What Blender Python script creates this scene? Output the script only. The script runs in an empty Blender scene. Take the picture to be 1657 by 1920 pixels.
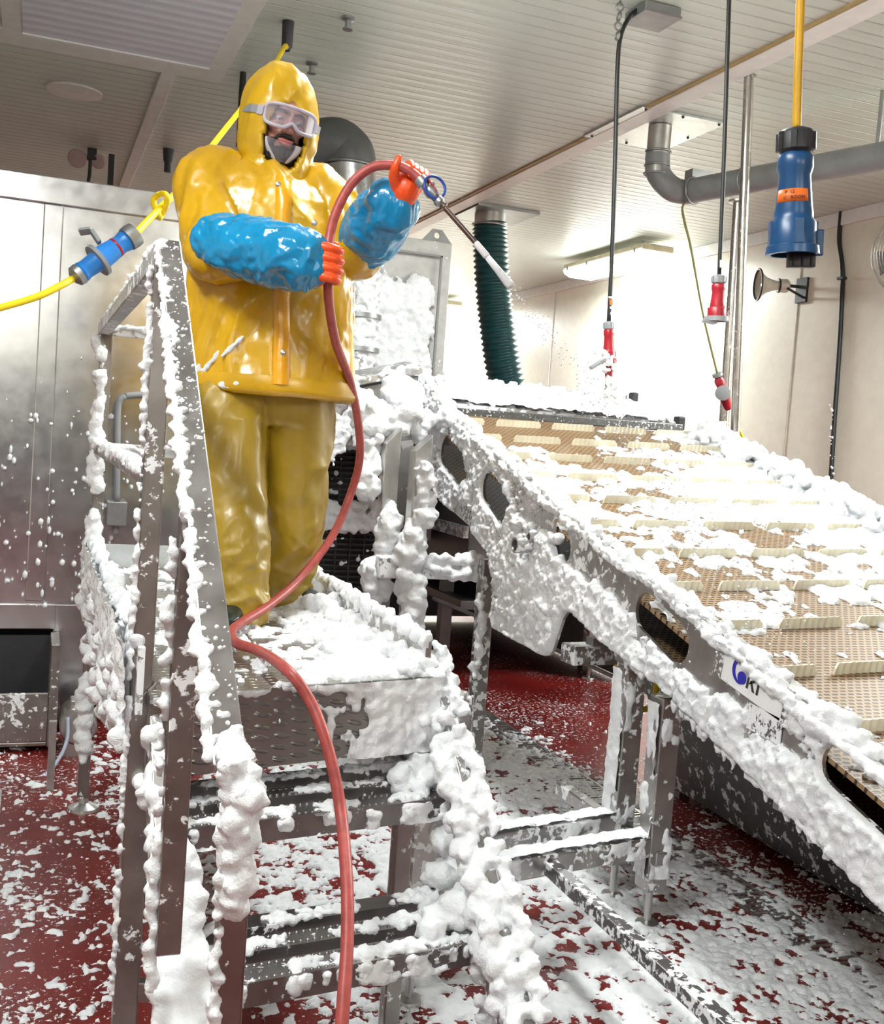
import bpy, bmesh, math, random
import numpy as np
from mathutils import Vector, Matrix, noise as mnoise

random.seed(7)
S = bpy.context.scene
C = S.collection

# ------------------------------------------------------------------ camera, world, lights, exposure
FPX, IW, IH = 2007.0, 1657.0, 1920.0
YAW, PITCH, ROLL = math.radians(21.05), math.radians(-3.756), math.radians(4.184)
CAM = np.array([0.0, 0.0, 1.6])
_f = np.array([math.sin(YAW) * math.cos(PITCH), math.cos(YAW) * math.cos(PITCH), math.sin(PITCH)])
_r0 = np.array([math.cos(YAW), -math.sin(YAW), 0.0])
_u0 = np.cross(_r0, _f)
_r = math.cos(ROLL) * _r0 + math.sin(ROLL) * _u0
_u = -math.sin(ROLL) * _r0 + math.cos(ROLL) * _u0
cd = bpy.data.cameras.new('camera')
cd.sensor_fit = 'VERTICAL'
cd.sensor_height = 36.0
cd.lens = 36.0 * FPX / IH
cd.clip_start = 0.05
cam = bpy.data.objects.new('camera', cd)
C.objects.link(cam)
M = Matrix.Identity(4)
for i in range(3):
    M[i][0], M[i][1], M[i][2], M[i][3] = _r[i], _u[i], -_f[i], CAM[i]
cam.matrix_world = M
S.camera = cam

S.view_settings.view_transform = 'Standard'
S.view_settings.look = 'None'
S.view_settings.gamma = 1.0
S.view_settings.use_curve_mapping = False
S.view_settings.exposure = 0.27
try:
    S.cycles.max_bounces = 8
    S.cycles.diffuse_bounces = 4
    S.cycles.glossy_bounces = 4
    S.cycles.transparent_max_bounces = 12
    S.cycles.use_denoising = True
    S.cycles.sample_clamp_indirect = 6.0
    S.cycles.use_adaptive_sampling = True
except Exception:
    pass
w = bpy.data.worlds.new('world')
S.world = w
w.use_nodes = True
w.node_tree.nodes['Background'].inputs[0].default_value = (0.8, 0.85, 0.9, 1)
w.node_tree.nodes['Background'].inputs[1].default_value = 0.05


def area(name, loc, size, power, target=None, col=(0.95, 1.0, 0.99)):
    l = bpy.data.lights.new(name, 'AREA')
    l.shape = 'RECTANGLE'
    l.size, l.size_y = size
    l.energy = power
    l.color = col
    o = bpy.data.objects.new(name, l)
    C.objects.link(o)
    o.location = loc
    if target is not None:
        d = Vector(target) - Vector(loc)
        o.rotation_euler = d.to_track_quat('-Z', 'Y').to_euler()
    return o


# fluorescent battens (x, y, power): the seen pair, then unseen ones added for light; their housings are built further down
LAMPS = [(6.3, 11.3, 190), (6.3, 17.2, 230), (6.3, 4.4, 250), (1.7, 4.1, 50), (-0.9, 1.4, 68), (2.5, -4.2, 60), (-0.9, -4.2, 75)]
for i, (lx, ly, lp) in enumerate(LAMPS):
    area('batten_light', (lx, ly, 3.73), (0.3, 1.5), lp)


def at(px, py, y):
    """the point on the photo's sight line through (px, py) that stands at room depth y"""
    d = _r * (px - IW / 2) / FPX + _u * (IH / 2 - py) / FPX + _f
    return CAM + d * ((y - CAM[1]) / d[1])


def atx(px, py, x):
    d = _r * (px - IW / 2) / FPX + _u * (IH / 2 - py) / FPX + _f
    return CAM + d * ((x - CAM[0]) / d[0])


def atz(px, py, z):
    d = _r * (px - IW / 2) / FPX + _u * (IH / 2 - py) / FPX + _f
    return CAM + d * ((z - CAM[2]) / d[2])


# ------------------------------------------------------------------ materials
def new_mat(name):
    m = bpy.data.materials.new(name)
    m.use_nodes = True
    return m, m.node_tree, m.node_tree.nodes['Principled BSDF']


def pset(b, **k):
    names = {'col': 'Base Color', 'rough': 'Roughness', 'metal': 'Metallic', 'coat': 'Coat Weight', 'coatr': 'Coat Roughness', 'spec': 'Specular IOR Level', 'trans': 'Transmission Weight', 'alpha': 'Alpha', 'sss': 'Subsurface Weight', 'ior': 'IOR'}
    for a, v in k.items():
        if a == 'col':
            v = (v[0], v[1], v[2], 1)
        b.inputs[names[a]].default_value = v


def nd(nt, t, **k):
    n = nt.nodes.new(t)
    for a, v in k.items():
        setattr(n, a, v)
    return n


def coords(nt, scale=(1, 1, 1)):
    tc = nd(nt, 'ShaderNodeTexCoord')
    mp = nd(nt, 'ShaderNodeMapping')
    mp.inputs['Scale'].default_value = scale
    nt.links.new(tc.outputs['Object'], mp.inputs['Vector'])
    return mp.outputs['Vector']


def add_noise(nt, vec, scale, detail=4, rough=0.55):
    n = nd(nt, 'ShaderNodeTexNoise')
    n.inputs['Scale'].default_value = scale
    n.inputs['Detail'].default_value = detail
    n.inputs['Roughness'].default_value = rough
    nt.links.new(vec, n.inputs['Vector'])
    return n.outputs['Fac']


def ramp(nt, fac, stops):
    r = nd(nt, 'ShaderNodeValToRGB')
    e = r.color_ramp.elements
    while len(e) < len(stops):
        e.new(0.5)
    for i, (p, c) in enumerate(stops):
        e[i].position = p
        e[i].color = c if len(c) == 4 else (*c, 1)
    nt.links.new(fac, r.inputs['Fac'])
    return r.outputs['Color']


def bump(nt, b, height, strength=0.3, dist=0.01):
    n = nd(nt, 'ShaderNodeBump')
    n.inputs['Strength'].default_value = strength
    n.inputs['Distance'].default_value = dist
    nt.links.new(height, n.inputs['Height'])
    nt.links.new(n.outputs['Normal'], b.inputs['Normal'])


def mixc(nt, fac, a, b_):
    m = nd(nt, 'ShaderNodeMix', data_type='RGBA')
    for s, v in ((0, fac), (6, a), (7, b_)):
        if isinstance(v, (tuple, list)):
            m.inputs[s].default_value = v if len(v) == 4 else (*v, 1)
        elif isinstance(v, float):
            m.inputs[s].default_value = v
        else:
            nt.links.new(v, m.inputs[s])
    return m.outputs[2]


FOAMC = (0.84, 0.85, 0.88)


def plain(name, col, rough=0.5, metal=0.0, nscale=0, bstr=0.15, var=0.12, **k):
    m, nt, b = new_mat(name)
    pset(b, col=col, rough=rough, metal=metal, **k)
    v = coords(nt)
    f = add_noise(nt, v, nscale or 9.0)
    lo = tuple(max(0, c * (1 - var)) for c in col)
    hi = tuple(min(1, c * (1 + var)) for c in col)
    nt.links.new(ramp(nt, f, [(0.3, lo), (0.7, hi)]), b.inputs['Base Color'])
    if nscale:
        bump(nt, b, f, bstr, 0.004)
    return m


def steel(name, col=(0.56, 0.55, 0.54), rough=0.32, speck=0.0, sscale=30.0, brushed=None, metal=1.0):
    """stainless steel; speck > 0 adds drops of foam sticking to it"""
    m, nt, b = new_mat(name)
    pset(b, col=col, rough=rough, metal=metal)
    v = coords(nt, brushed or (1, 1, 1))
    f = add_noise(nt, v, 14.0, 5)
    base = ramp(nt, f, [(0.3, tuple(c * 0.85 for c in col)), (0.7, tuple(min(1, c * 1.1) for c in col))])
    rr = nd(nt, 'ShaderNodeMapRange')
    rr.inputs['To Min'].default_value = rough * 0.75
    rr.inputs['To Max'].default_value = rough * 1.35
    nt.links.new(f, rr.inputs['Value'])
    if speck > 0:
        v2 = coords(nt)
        s = add_noise(nt, v2, sscale, 5, 0.6)
        big = add_noise(nt, v2, 2.2, 2)
        ad = nd(nt, 'ShaderNodeMath', operation='MULTIPLY_ADD')
        nt.links.new(big, ad.inputs[0])
        ad.inputs[1].default_value = 0.35
        nt.links.new(s, ad.inputs[2])
        t = 0.90 - 0.30 * speck
        mask = ramp(nt, ad.outputs[0], [(t - 0.02, (0, 0, 0)), (t + 0.02, (1, 1, 1))])
        nt.links.new(mixc(nt, mask, base, FOAMC), b.inputs['Base Color'])
        inv = nd(nt, 'ShaderNodeMath', operation='MULTIPLY_ADD')
        nt.links.new(mask, inv.inputs[0])
        inv.inputs[1].default_value = -metal
        inv.inputs[2].default_value = metal
        nt.links.new(inv.outputs[0], b.inputs['Metallic'])
        r2 = nd(nt, 'ShaderNodeMix', data_type='FLOAT')
        nt.links.new(mask, r2.inputs[0])
        nt.links.new(rr.outputs[0], r2.inputs[2])
        r2.inputs[3].default_value = 0.6
        nt.links.new(r2.outputs[0], b.inputs['Roughness'])
        bump(nt, b, mask, 0.5, 0.004)
    else:
        nt.links.new(base, b.inputs['Base Color'])
        nt.links.new(rr.outputs[0], b.inputs['Roughness'])
    return m


def foam_material(name='foam'):
    m, nt, b = new_mat(name)
    pset(b, col=FOAMC, rough=0.6, spec=0.3)
    v = coords(nt)
    f = add_noise(nt, v, 62.0, 6, 0.68)
    f3 = add_noise(nt, v, 190.0, 3, 0.6)
    f2 = add_noise(nt, v, 16.0, 3)
    ad = nd(nt, 'ShaderNodeMath', operation='MULTIPLY_ADD')
    nt.links.new(f3, ad.inputs[0])
    ad.inputs[1].default_value = 0.25
    nt.links.new(f, ad.inputs[2])
    nt.links.new(ramp(nt, f2, [(0.3, (0.76, 0.775, 0.81)), (0.65, (0.86, 0.87, 0.89))]), b.inputs['Base Color'])
    bump(nt, b, ad.outputs[0], 0.6, 0.012)
    return m


MF = foam_material()
MS = steel('stainless', rough=0.35)
MSP = steel('stainless_spattered', (0.46, 0.445, 0.435), 0.4, 0.55, 26)
MSPL = steel('stainless_few_drops', (0.33, 0.30, 0.285), 0.36, 0.3, 34)
MTREAD = steel('tread_steel', (0.27, 0.25, 0.245), 0.38, 0.35, 30)
MSH = steel('stainless_heavy_foam', (0.46, 0.45, 0.44), 0.42, 0.95, 30)
MBOX = steel('oven_cladding', (0.60, 0.60, 0.62), 0.2)
MGREY = plain('grey_galvanised', (0.33, 0.34, 0.35), 0.4, 0.8)
MDARK = plain('dark_metal', (0.035, 0.035, 0.04), 0.5, 0.3)
MBLACK = plain('black_rubber', (0.012, 0.013, 0.014), 0.5)
MPVC = plain('grey_pvc_plastic', (0.24, 0.25, 0.26), 0.4)
MRED = plain('red_plastic', (0.36, 0.012, 0.025), 0.35)
MBLUE = plain('blue_plastic', (0.010, 0.070, 0.20), 0.32)
MBLUEL = plain('bright_blue_plastic', (0.02, 0.20, 0.62), 0.35)
MYCAB = plain('yellow_cable_sheath', (0.80, 0.58, 0.01), 0.4)
MOCAB = plain('ochre_cable_sheath', (0.66, 0.37, 0.015), 0.4)
MORANGE = plain('orange_tape', (0.85, 0.17, 0.02), 0.5)
MGLOVE = plain('orange_rubber_glove', (0.83, 0.085, 0.012), 0.38, nscale=60, bstr=0.15)
MHOSE = plain('dusty_red_hose', (0.38, 0.065, 0.058), 0.42, nscale=45, bstr=0.1, var=0.2)
MSKIN = plain('skin', (0.42, 0.20, 0.15), 0.5, sss=0.05)
MHAIR = plain('dark_beard_hair', (0.02, 0.016, 0.014), 0.7, nscale=160, bstr=0.8)
MLIP = plain('lip_skin', (0.45, 0.13, 0.12), 0.4)
MEYE = plain('eye_white', (0.42, 0.38, 0.36), 0.25)
MIRIS = plain('iris_brown', (0.04, 0.02, 0.01), 0.2)
MTEETH = plain('teeth', (0.8, 0.76, 0.7), 0.3)
MBOOT = plain('dark_green_rubber_boot', (0.012, 0.02, 0.018), 0.35)
MWALL = plain('cream_wall_panel', (0.82, 0.785, 0.68), 0.38, nscale=0, var=0.04)
MTRIMW = plain('white_trim', (0.82, 0.82, 0.80), 0.45, var=0.05)
MSTRIP = plain('ceiling_cover_strip', (0.78, 0.78, 0.75), 0.5, var=0.06)
MSEAM = plain('yellowed_seam', (0.42, 0.30, 0.14), 0.6)
MJOINT = plain('panel_joint', (0.52, 0.48, 0.38), 0.6)
MCREAM = plain('cream_plastic_flight', (0.72, 0.67, 0.52), 0.45)
MLABEL = plain('white_label', (0.88, 0.88, 0.90), 0.4, var=0.03)
MLOGO = plain('blue_logo_ink', (0.03, 0.03, 0.42), 0.4)
MINK = plain('black_ink', (0.03, 0.03, 0.03), 0.5)
MTAG = steel('grey_rating_plate', (0.22, 0.23, 0.245), 0.4, 0.8, 55, metal=0.6)
MRINGB = plain('blue_guard_ring', (0.012, 0.06, 0.33), 0.35)
MPINK = plain('pinkish_lamp_head', (0.50, 0.36, 0.36), 0.35)
MHOUSE = plain('cream_lamp_housing', (0.75, 0.68, 0.50), 0.5)
MHORN = plain('grey_horn_metal', (0.72, 0.69, 0.60), 0.38, 0.2)


def emit(name, col, s):
    m = bpy.data.materials.new(name)
    m.use_nodes = True
    nt = m.node_tree
    nt.nodes.clear()
    o = nd(nt, 'ShaderNodeOutputMaterial')
    e = nd(nt, 'ShaderNodeEmission')
    e.inputs[0].default_value = (*col, 1)
    e.inputs[1].default_value = s
    nt.links.new(e.outputs[0], o.inputs[0])
    return m


MLAMP = emit('lamp_diffuser', (0.97, 1.0, 0.93), 22.0)


def clear_plastic(name, tint, gloss=0.3, body=0.25):
    m = bpy.data.materials.new(name)
    m.use_nodes = True
    nt = m.node_tree
    nt.nodes.clear()
    o = nd(nt, 'ShaderNodeOutputMaterial')
    t = nd(nt, 'ShaderNodeBsdfTransparent')
    t.inputs[0].default_value = (*tint, 1)
    d = nd(nt, 'ShaderNodeBsdfPrincipled')
    d.inputs['Base Color'].default_value = (0.75, 0.72, 0.82, 1)
    d.inputs['Roughness'].default_value = 0.15
    fr = nd(nt, 'ShaderNodeFresnel')
    fr.inputs[0].default_value = 1.45
    ad = nd(nt, 'ShaderNodeMath', operation='MULTIPLY_ADD')
    nt.links.new(fr.outputs[0], ad.inputs[0])
    ad.inputs[1].default_value = gloss
    ad.inputs[2].default_value = body
    mx = nd(nt, 'ShaderNodeMixShader')
    nt.links.new(ad.outputs[0], mx.inputs[0])
    nt.links.new(t.outputs[0], mx.inputs[1])
    nt.links.new(d.outputs[0], mx.inputs[2])
    nt.links.new(mx.outputs[0], o.inputs[0])
    return m


MLENS = clear_plastic('goggle_lens_plastic', (0.93, 0.90, 0.96), 0.7, 0.20)
MFRAME = clear_plastic('goggle_frame_plastic', (0.9, 0.88, 0.95), 0.6, 0.5)
MGUARD = clear_plastic('clear_chin_guard_plastic', (0.93, 0.94, 0.95), 0.6, 0.10)
MSPRAY = clear_plastic('spray_water', (1, 1, 1), 0.5, 0.45)


def ceiling_material():
    m, nt, b = new_mat('ribbed_ceiling_sheet')
    pset(b, col=(0.62, 0.63, 0.61), rough=0.38)
    tc = nd(nt, 'ShaderNodeTexCoord')
    sp = nd(nt, 'ShaderNodeSeparateXYZ')
    nt.links.new(tc.outputs['Object'], sp.inputs[0])
    mu = nd(nt, 'ShaderNodeMath', operation='MULTIPLY')
    nt.links.new(sp.outputs['Y'], mu.inputs[0])
    mu.inputs[1].default_value = 1 / 0.125
    fr = nd(nt, 'ShaderNodeMath', operation='FRACT')
    nt.links.new(mu.outputs[0], fr.inputs[0])
    h = ramp(nt, fr.outputs[0], [(0.0, (0, 0, 0)), (0.10, (1, 1, 1)), (0.55, (0.75, 0.75, 0.75)), (0.93, (0.75, 0.75, 0.75)), (1.0, (0, 0, 0))])
    bump(nt, b, h, 0.8, 0.02)
    n = add_noise(nt, tc.outputs['Object'], 0.9, 4)
    nt.links.new(ramp(nt, n, [(0.3, (0.55, 0.60, 0.55)), (0.7, (0.64, 0.69, 0.64))]), b.inputs['Base Color'])
    return m


def floor_material():
    m, nt, b = new_mat('red_epoxy_floor')
    pset(b, col=(0.2, 0.01, 0.01), rough=0.34, spec=0.18)
    v = coords(nt)
    n = add_noise(nt, v, 3.0, 5)
    red = ramp(nt, n, [(0.3, (0.10, 0.006, 0.006)), (0.7, (0.175, 0.013, 0.010))])
    s = add_noise(nt, v, 48.0, 5, 0.65)
    big = add_noise(nt, v, 1.3, 3)
    ad = nd(nt, 'ShaderNodeMath', operation='MULTIPLY_ADD')
    nt.links.new(big, ad.inputs[0])
    ad.inputs[1].default_value = 0.4
    nt.links.new(s, ad.inputs[2])
    mask = ramp(nt, ad.outputs[0], [(0.80, (0, 0, 0)), (0.83, (1, 1, 1))])
    nt.links.new(mixc(nt, mask, red, FOAMC), b.inputs['Base Color'])
    n2 = add_noise(nt, v, 130.0, 3)
    bump(nt, b, n2, 0.12, 0.003)
    return m


def belt_material():
    m, nt, b = new_mat('tan_mesh_belt')
    pset(b, col=(0.42, 0.27, 0.14), rough=0.5)
    v = coords(nt)
    br = nd(nt, 'ShaderNodeTexBrick')
    br.offset = 0.5
    br.inputs['Scale'].default_value = 1.0
    br.inputs['Brick Width'].default_value = 0.030
    br.inputs['Row Height'].default_value = 0.019
    br.inputs['Mortar Size'].default_value = 0.0055
    br.inputs['Mortar Smooth'].default_value = 0.25
    br.inputs['Color1'].default_value = (0.035, 0.017, 0.008, 1)
    br.inputs['Color2'].default_value = (0.06, 0.03, 0.012, 1)
    br.inputs['Mortar'].default_value = (0.30, 0.19, 0.10, 1)
    nt.links.new(v, br.inputs['Vector'])
    nt.links.new(br.outputs['Color'], b.inputs['Base Color'])
    bump(nt, b, br.outputs['Fac'], 1.0, 0.012)
    return m


def checker_plate():
    m, nt, b = new_mat('checker_plate_steel')
    pset(b, col=(0.31, 0.30, 0.285), rough=0.38, metal=1.0)
    h = None
    for ang in (0.785, -0.785):
        tc = nd(nt, 'ShaderNodeTexCoord')
        mp = nd(nt, 'ShaderNodeMapping')
        mp.inputs['Rotation'].default_value = (0, 0, 0)
        nt.links.new(tc.outputs['Object'], mp.inputs['Vector'])
        sp = nd(nt, 'ShaderNodeSeparateXYZ')
        nt.links.new(mp.outputs[0], sp.inputs[0])
        ad = nd(nt, 'ShaderNodeMath', operation='ADD')
        nt.links.new(sp.outputs['Y'], ad.inputs[0])
        nt.links.new(sp.outputs['Z'], ad.inputs[1])
        cb = nd(nt, 'ShaderNodeCombineXYZ')
        nt.links.new(sp.outputs['X'], cb.inputs[0])
        nt.links.new(ad.outputs[0], cb.inputs[1])
        m2 = nd(nt, 'ShaderNodeMapping')
        m2.inputs['Rotation'].default_value = (0, 0, ang)
        m2.inputs['Scale'].default_value = (15, 50, 1)
        nt.links.new(cb.outputs[0], m2.inputs['Vector'])
        vo = nd(nt, 'ShaderNodeTexVoronoi')
        vo.inputs['Randomness'].default_value = 0.15
        vo.inputs['Scale'].default_value = 1.0
        nt.links.new(m2.outputs[0], vo.inputs['Vector'])
        c = ramp(nt, vo.outputs['Distance'], [(0.16, (1, 1, 1)), (0.30, (0, 0, 0))])
        if h is None:
            h = c
        else:
            mx = nd(nt, 'ShaderNodeMix', data_type='RGBA', blend_type='LIGHTEN')
            mx.inputs[0].default_value = 1.0
            nt.links.new(h, mx.inputs[6])
            nt.links.new(c, mx.inputs[7])
            h = mx.outputs[2]
    bump(nt, b, h, 0.8, 0.01)
    return m


def coat_material(name, col, rough, bs=0.25):
    m, nt, b = new_mat(name)
    pset(b, col=col, rough=rough, spec=0.6, coat=0.25, coatr=0.2)
    v = coords(nt, (1, 1, 0.55))
    f = add_noise(nt, v, 7.0, 5, 0.55)
    nt.links.new(ramp(nt, f, [(0.3, tuple(c * 0.82 for c in col)), (0.7, tuple(min(1, c * 1.12) for c in col))]), b.inputs['Base Color'])
    f2 = add_noise(nt, v, 24.0, 4, 0.6)
    bump(nt, b, f2, bs, 0.012)
    return m


MJACKET = coat_material('yellow_pvc_jacket', (0.62, 0.345, 0.006), 0.30, 0.07)
MTROUSER = coat_material('mustard_pvc_trousers', (0.34, 0.215, 0.010), 0.42, 0.12)
MHOOD = coat_material('yellow_pvc_hood', (0.62, 0.365, 0.008), 0.30, 0.07)
MSLEEVE = coat_material('blue_plastic_sleeve', (0.003, 0.24, 0.50), 0.17, 0.3)
MGREEN = plain('dark_teal_duct', (0.008, 0.075, 0.085), 0.28)
MFLOOR = floor_material()
MCEIL = ceiling_material()
MBELT = belt_material()
MCHECK = checker_plate()


# ------------------------------------------------------------------ object helpers
def tag(o, label=None, cat=None, group=None, kind=None):
    if label:
        o['label'] = label
    if cat:
        o['category'] = cat
    if group:
        o['group'] = group
    if kind:
        o['kind'] = kind
    return o


def thing(name, label, cat, loc, group=None):
    o = bpy.data.objects.new(name, None)
    o.empty_display_size = 0.1
    C.objects.link(o)
    o.location = loc
    return tag(o, label, cat, group)


def link(o, parent):
    C.objects.link(o)
    if parent is not None:
        o.parent = parent
        p = parent
        loc = Vector((0, 0, 0))
        while p is not None:
            loc += Vector(p.location)
            p = p.parent
        o.location = -loc
    return o


def obj(name, bm, mat, parent=None, smooth=None, bevel=0.0):
    me = bpy.data.meshes.new(name)
    bmesh.ops.recalc_face_normals(bm, faces=bm.faces)
    bm.to_mesh(me)
    bm.free()
    if mat is not None:
        me.materials.append(mat)
    o = bpy.data.objects.new(name, me)
    link(o, parent)
    if smooth:
        for p in me.polygons:
            p.use_smooth = True
        if smooth is not True:
            me.set_sharp_from_angle(angle=math.radians(smooth))
    if bevel:
        b = o.modifiers.new('bevel', 'BEVEL')
        b.width = bevel
        b.segments = 2
        b.limit_method = 'ANGLE'
    return o


def raw(name, verts, faces, mat, parent=None, smooth=True):
    me = bpy.data.meshes.new(name)
    me.from_pydata([tuple(v) for v in verts], [], [tuple(f) for f in faces])
    me.update()
    if mat is not None:
        me.materials.append(mat)
    if smooth:
        me.polygons.foreach_set('use_smooth', [True] * len(me.polygons))
    o = bpy.data.objects.new(name, me)
    link(o, parent)
    return o


def NB():
    return bmesh.new()


def bx(bm, lo, hi):
    vs = [bm.verts.new((x, y, z)) for x in (lo[0], hi[0]) for y in (lo[1], hi[1]) for z in (lo[2], hi[2])]
    for q in ((0, 1, 3, 2), (4, 6, 7, 5), (0, 4, 5, 1), (2, 3, 7, 6), (0, 2, 6, 4), (1, 5, 7, 3)):
        bm.faces.new([vs[i] for i in q])
    return bm


def hexa(bm, pts):
    """8 points: bottom ring of 4 then top ring of 4"""
    vs = [bm.verts.new(tuple(p)) for p in pts]
    for q in ((3, 2, 1, 0), (4, 5, 6, 7), (0, 1, 5, 4), (1, 2, 6, 5), (2, 3, 7, 6), (3, 0, 4, 7)):
        bm.faces.new([vs[i] for i in q])
    return bm


def beam(bm, p0, p1, w, h, up=(0, 0, 1), ext=0.0):
    p0, p1 = Vector(p0), Vector(p1)
    d = (p1 - p0).normalized()
    p0, p1 = p0 - d * ext, p1 + d * ext
    upv = Vector(up)
    if abs(d.dot(upv)) > 0.98:
        upv = Vector((0, 1, 0))
    s = d.cross(upv).normalized()
    t = s.cross(d).normalized()
    a = [p + s * (w / 2 * i) + t * (h / 2 * j) for p in (p0, p1) for i, j in ((-1, -1), (1, -1), (1, 1), (-1, 1))]
    return hexa(bm, a)


def frame_of(d):
    d = Vector(d).normalized()
    a = Vector((0, 0, 1)) if abs(d.z) < 0.9 else Vector((1, 0, 0))
    s = d.cross(a).normalized()
    return s, d.cross(s).normalized()


def skin_rings(bm, rings, cap=True, closed=False):
    vs = [[bm.verts.new(tuple(p)) for p in r] for r in rings]
    n = len(vs[0])
    pairs = list(zip(vs, vs[1:]))
    if closed:
        pairs.append((vs[-1], vs[0]))
    for a, b in pairs:
        for i in range(n):
            bm.faces.new((a[i], a[(i + 1) % n], b[(i + 1) % n], b[i]))
    if cap and not closed:
        bm.faces.new(vs[0][::-1])
        bm.faces.new(vs[-1])
    return bm


def lathe(bm, p0, d, prof, n=24, cap=True):
    """revolve profile [(t, r)] about the axis from p0 along d"""
    s, t2 = frame_of(d)
    d = Vector(d).normalized()
    p0 = Vector(p0)
    rings = []
    for t, r in prof:
        c = p0 + d * t
        rings.append([c + (s * math.cos(2 * math.pi * i / n) + t2 * math.sin(2 * math.pi * i / n)) * max(r, 1e-4) for i in range(n)])
    return skin_rings(bm, rings, cap)


def cyl(bm, p0, p1, r0, r1=None, n=16):
    d = Vector(p1) - Vector(p0)
    return lathe(bm, p0, d, [(0, r0), (d.length, r0 if r1 is None else r1)], n)


def smooth_path(pts, k=8):
    P = [Vector(p) for p in pts]
    P = [P[0] * 2 - P[1]] + P + [P[-1] * 2 - P[-2]]
    out = []
    for i in range(1, len(P) - 2):
        a, b, c, d = P[i - 1:i + 3]
        for j in range(k):
            t = j / k
            out.append(0.5 * ((2 * b) + (c - a) * t + (2 * a - 5 * b + 4 * c - d) * t * t + (3 * b - a - 3 * c + d) * t ** 3))
    out.append(P[-2])
    return out


def tube(bm, pts, r, n=12, k=8, closed=False):
    P = smooth_path(pts, k) if k else [Vector(p) for p in pts]
    rings = []
    s = None
    for i, p in enumerate(P):
        d = (P[min(i + 1, len(P) - 1)] - P[max(i - 1, 0)]).normalized()
        if s is None:
            s, _ = frame_of(d)
        s = (s - d * s.dot(d)).normalized()
        t = d.cross(s)
        rr = r(i / (len(P) - 1)) if callable(r) else r
        rings.append([p + (s * math.cos(2 * math.pi * j / n) + t * math.sin(2 * math.pi * j / n)) * rr for j in range(n)])
    return skin_rings(bm, rings, True, closed)


def torus(bm, c, axis, R_, r, n=36, m=10):
    s, t = frame_of(axis)
    a = Vector(axis).normalized()
    c = Vector(c)
    rings = []
    for i in range(n):
        th = 2 * math.pi * i / n
        e = s * math.cos(th) + t * math.sin(th)
        rings.append([c + e * R_ + (e * math.cos(2 * math.pi * j / m) + a * math.sin(2 * math.pi * j / m)) * r for j in range(m)])
    return skin_rings(bm, rings, False, True)


def ball(bm, c, r, sub=2):
    rx = r if isinstance(r, (tuple, list)) else (r, r, r)
    mat = Matrix.Translation(Vector(c)) @ Matrix.Diagonal((rx[0], rx[1], rx[2], 1))
    bmesh.ops.create_icosphere(bm, subdivisions=sub, radius=1.0, matrix=mat)
    return bm


def bake(o):
    """replace an object's mesh by its modified mesh"""
    dg = bpy.context.evaluated_depsgraph_get()
    dg.update()
    me = bpy.data.meshes.new_from_object(o.evaluated_get(dg))
    o.modifiers.clear()
    old = o.data
    o.data = me
    me.name = o.name
    return o


def remesh(o, voxel, smooth_it=4, factor=0.5):
    m = o.modifiers.new('remesh', 'REMESH')
    m.mode = 'VOXEL'
    m.voxel_size = voxel
    m.use_smooth_shade = True
    if smooth_it:
        s = o.modifiers.new('smooth', 'SMOOTH')
        s.iterations = smooth_it
        s.factor = factor
    return o


def plate2d(name, outline, holes, thick, frame, mat, parent):
    """a flat sheet with holes: outline and holes are (u, v) lists, frame = (origin, U, V)"""
    cu = bpy.data.curves.new(name, 'CURVE')
    cu.dimensions = '2D'
    cu.fill_mode = 'BOTH'
    cu.extrude = thick / 2
    for pl in [outline] + holes:
        sp = cu.splines.new('POLY')
        sp.points.add(len(pl) - 1)
        for p, (a, b) in zip(sp.points, pl):
            p.co = (a, b, 0, 1)
        sp.use_cyclic_u = True
    t = bpy.data.objects.new(name + '_tmp', cu)
    C.objects.link(t)
    dg = bpy.context.evaluated_depsgraph_get()
    dg.update()
    me = bpy.data.meshes.new_from_object(t.evaluated_get(dg))
    bpy.data.objects.remove(t)
    o0, U, V = (Vector(x) for x in frame)
    N = U.cross(V)
    me.transform(Matrix(((U.x, V.x, N.x, o0.x), (U.y, V.y, N.y, o0.y), (U.z, V.z, N.z, o0.z), (0, 0, 0, 1))))
    me.materials.clear()
    me.materials.append(mat)
    o = bpy.data.objects.new(name, me)
    return link(o, parent)


# ---- foam ---------------------------------------------------------------------------------------
def _h(ix, iy, iz, seed):
    n = (ix * 374761393 + iy * 668265263 + iz * 2147483647 + seed * 974634777).astype(np.int64)
    n = (n ^ (n >> 13)) * 1274126177
    n = n ^ (n >> 16)
    return ((n & 0xFFFFFF).astype(np.float64)) / 0xFFFFFF


def vnoise(p, seed=0):
    i = np.floor(p).astype(np.int64)
    f = p - i
    f = f * f * (3 - 2 * f)
    out = 0
    for dx in (0, 1):
        for dy in (0, 1):
            for dz in (0, 1):
                wgt = (f[..., 0] if dx else 1 - f[..., 0]) * (f[..., 1] if dy else 1 - f[..., 1]) * (f[..., 2] if dz else 1 - f[..., 2])
                out = out + wgt * _h(i[..., 0] + dx, i[..., 1] + dy, i[..., 2] + dz, seed)
    return out


def fbm(p, octv=4, seed=0, gain=0.5):
    a, s, t = 1.0, 0.0, 0.0
    for k in range(octv):
        s = s + a * vnoise(p * (2.03 ** k) + 17.3 * k, seed + k)
        t += a
        a *= gain
    return s / t


def sst(a, b, x):
    t = np.clip((x - a) / (b - a), 0, 1)
    return t * t * (3 - 2 * t)


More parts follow.
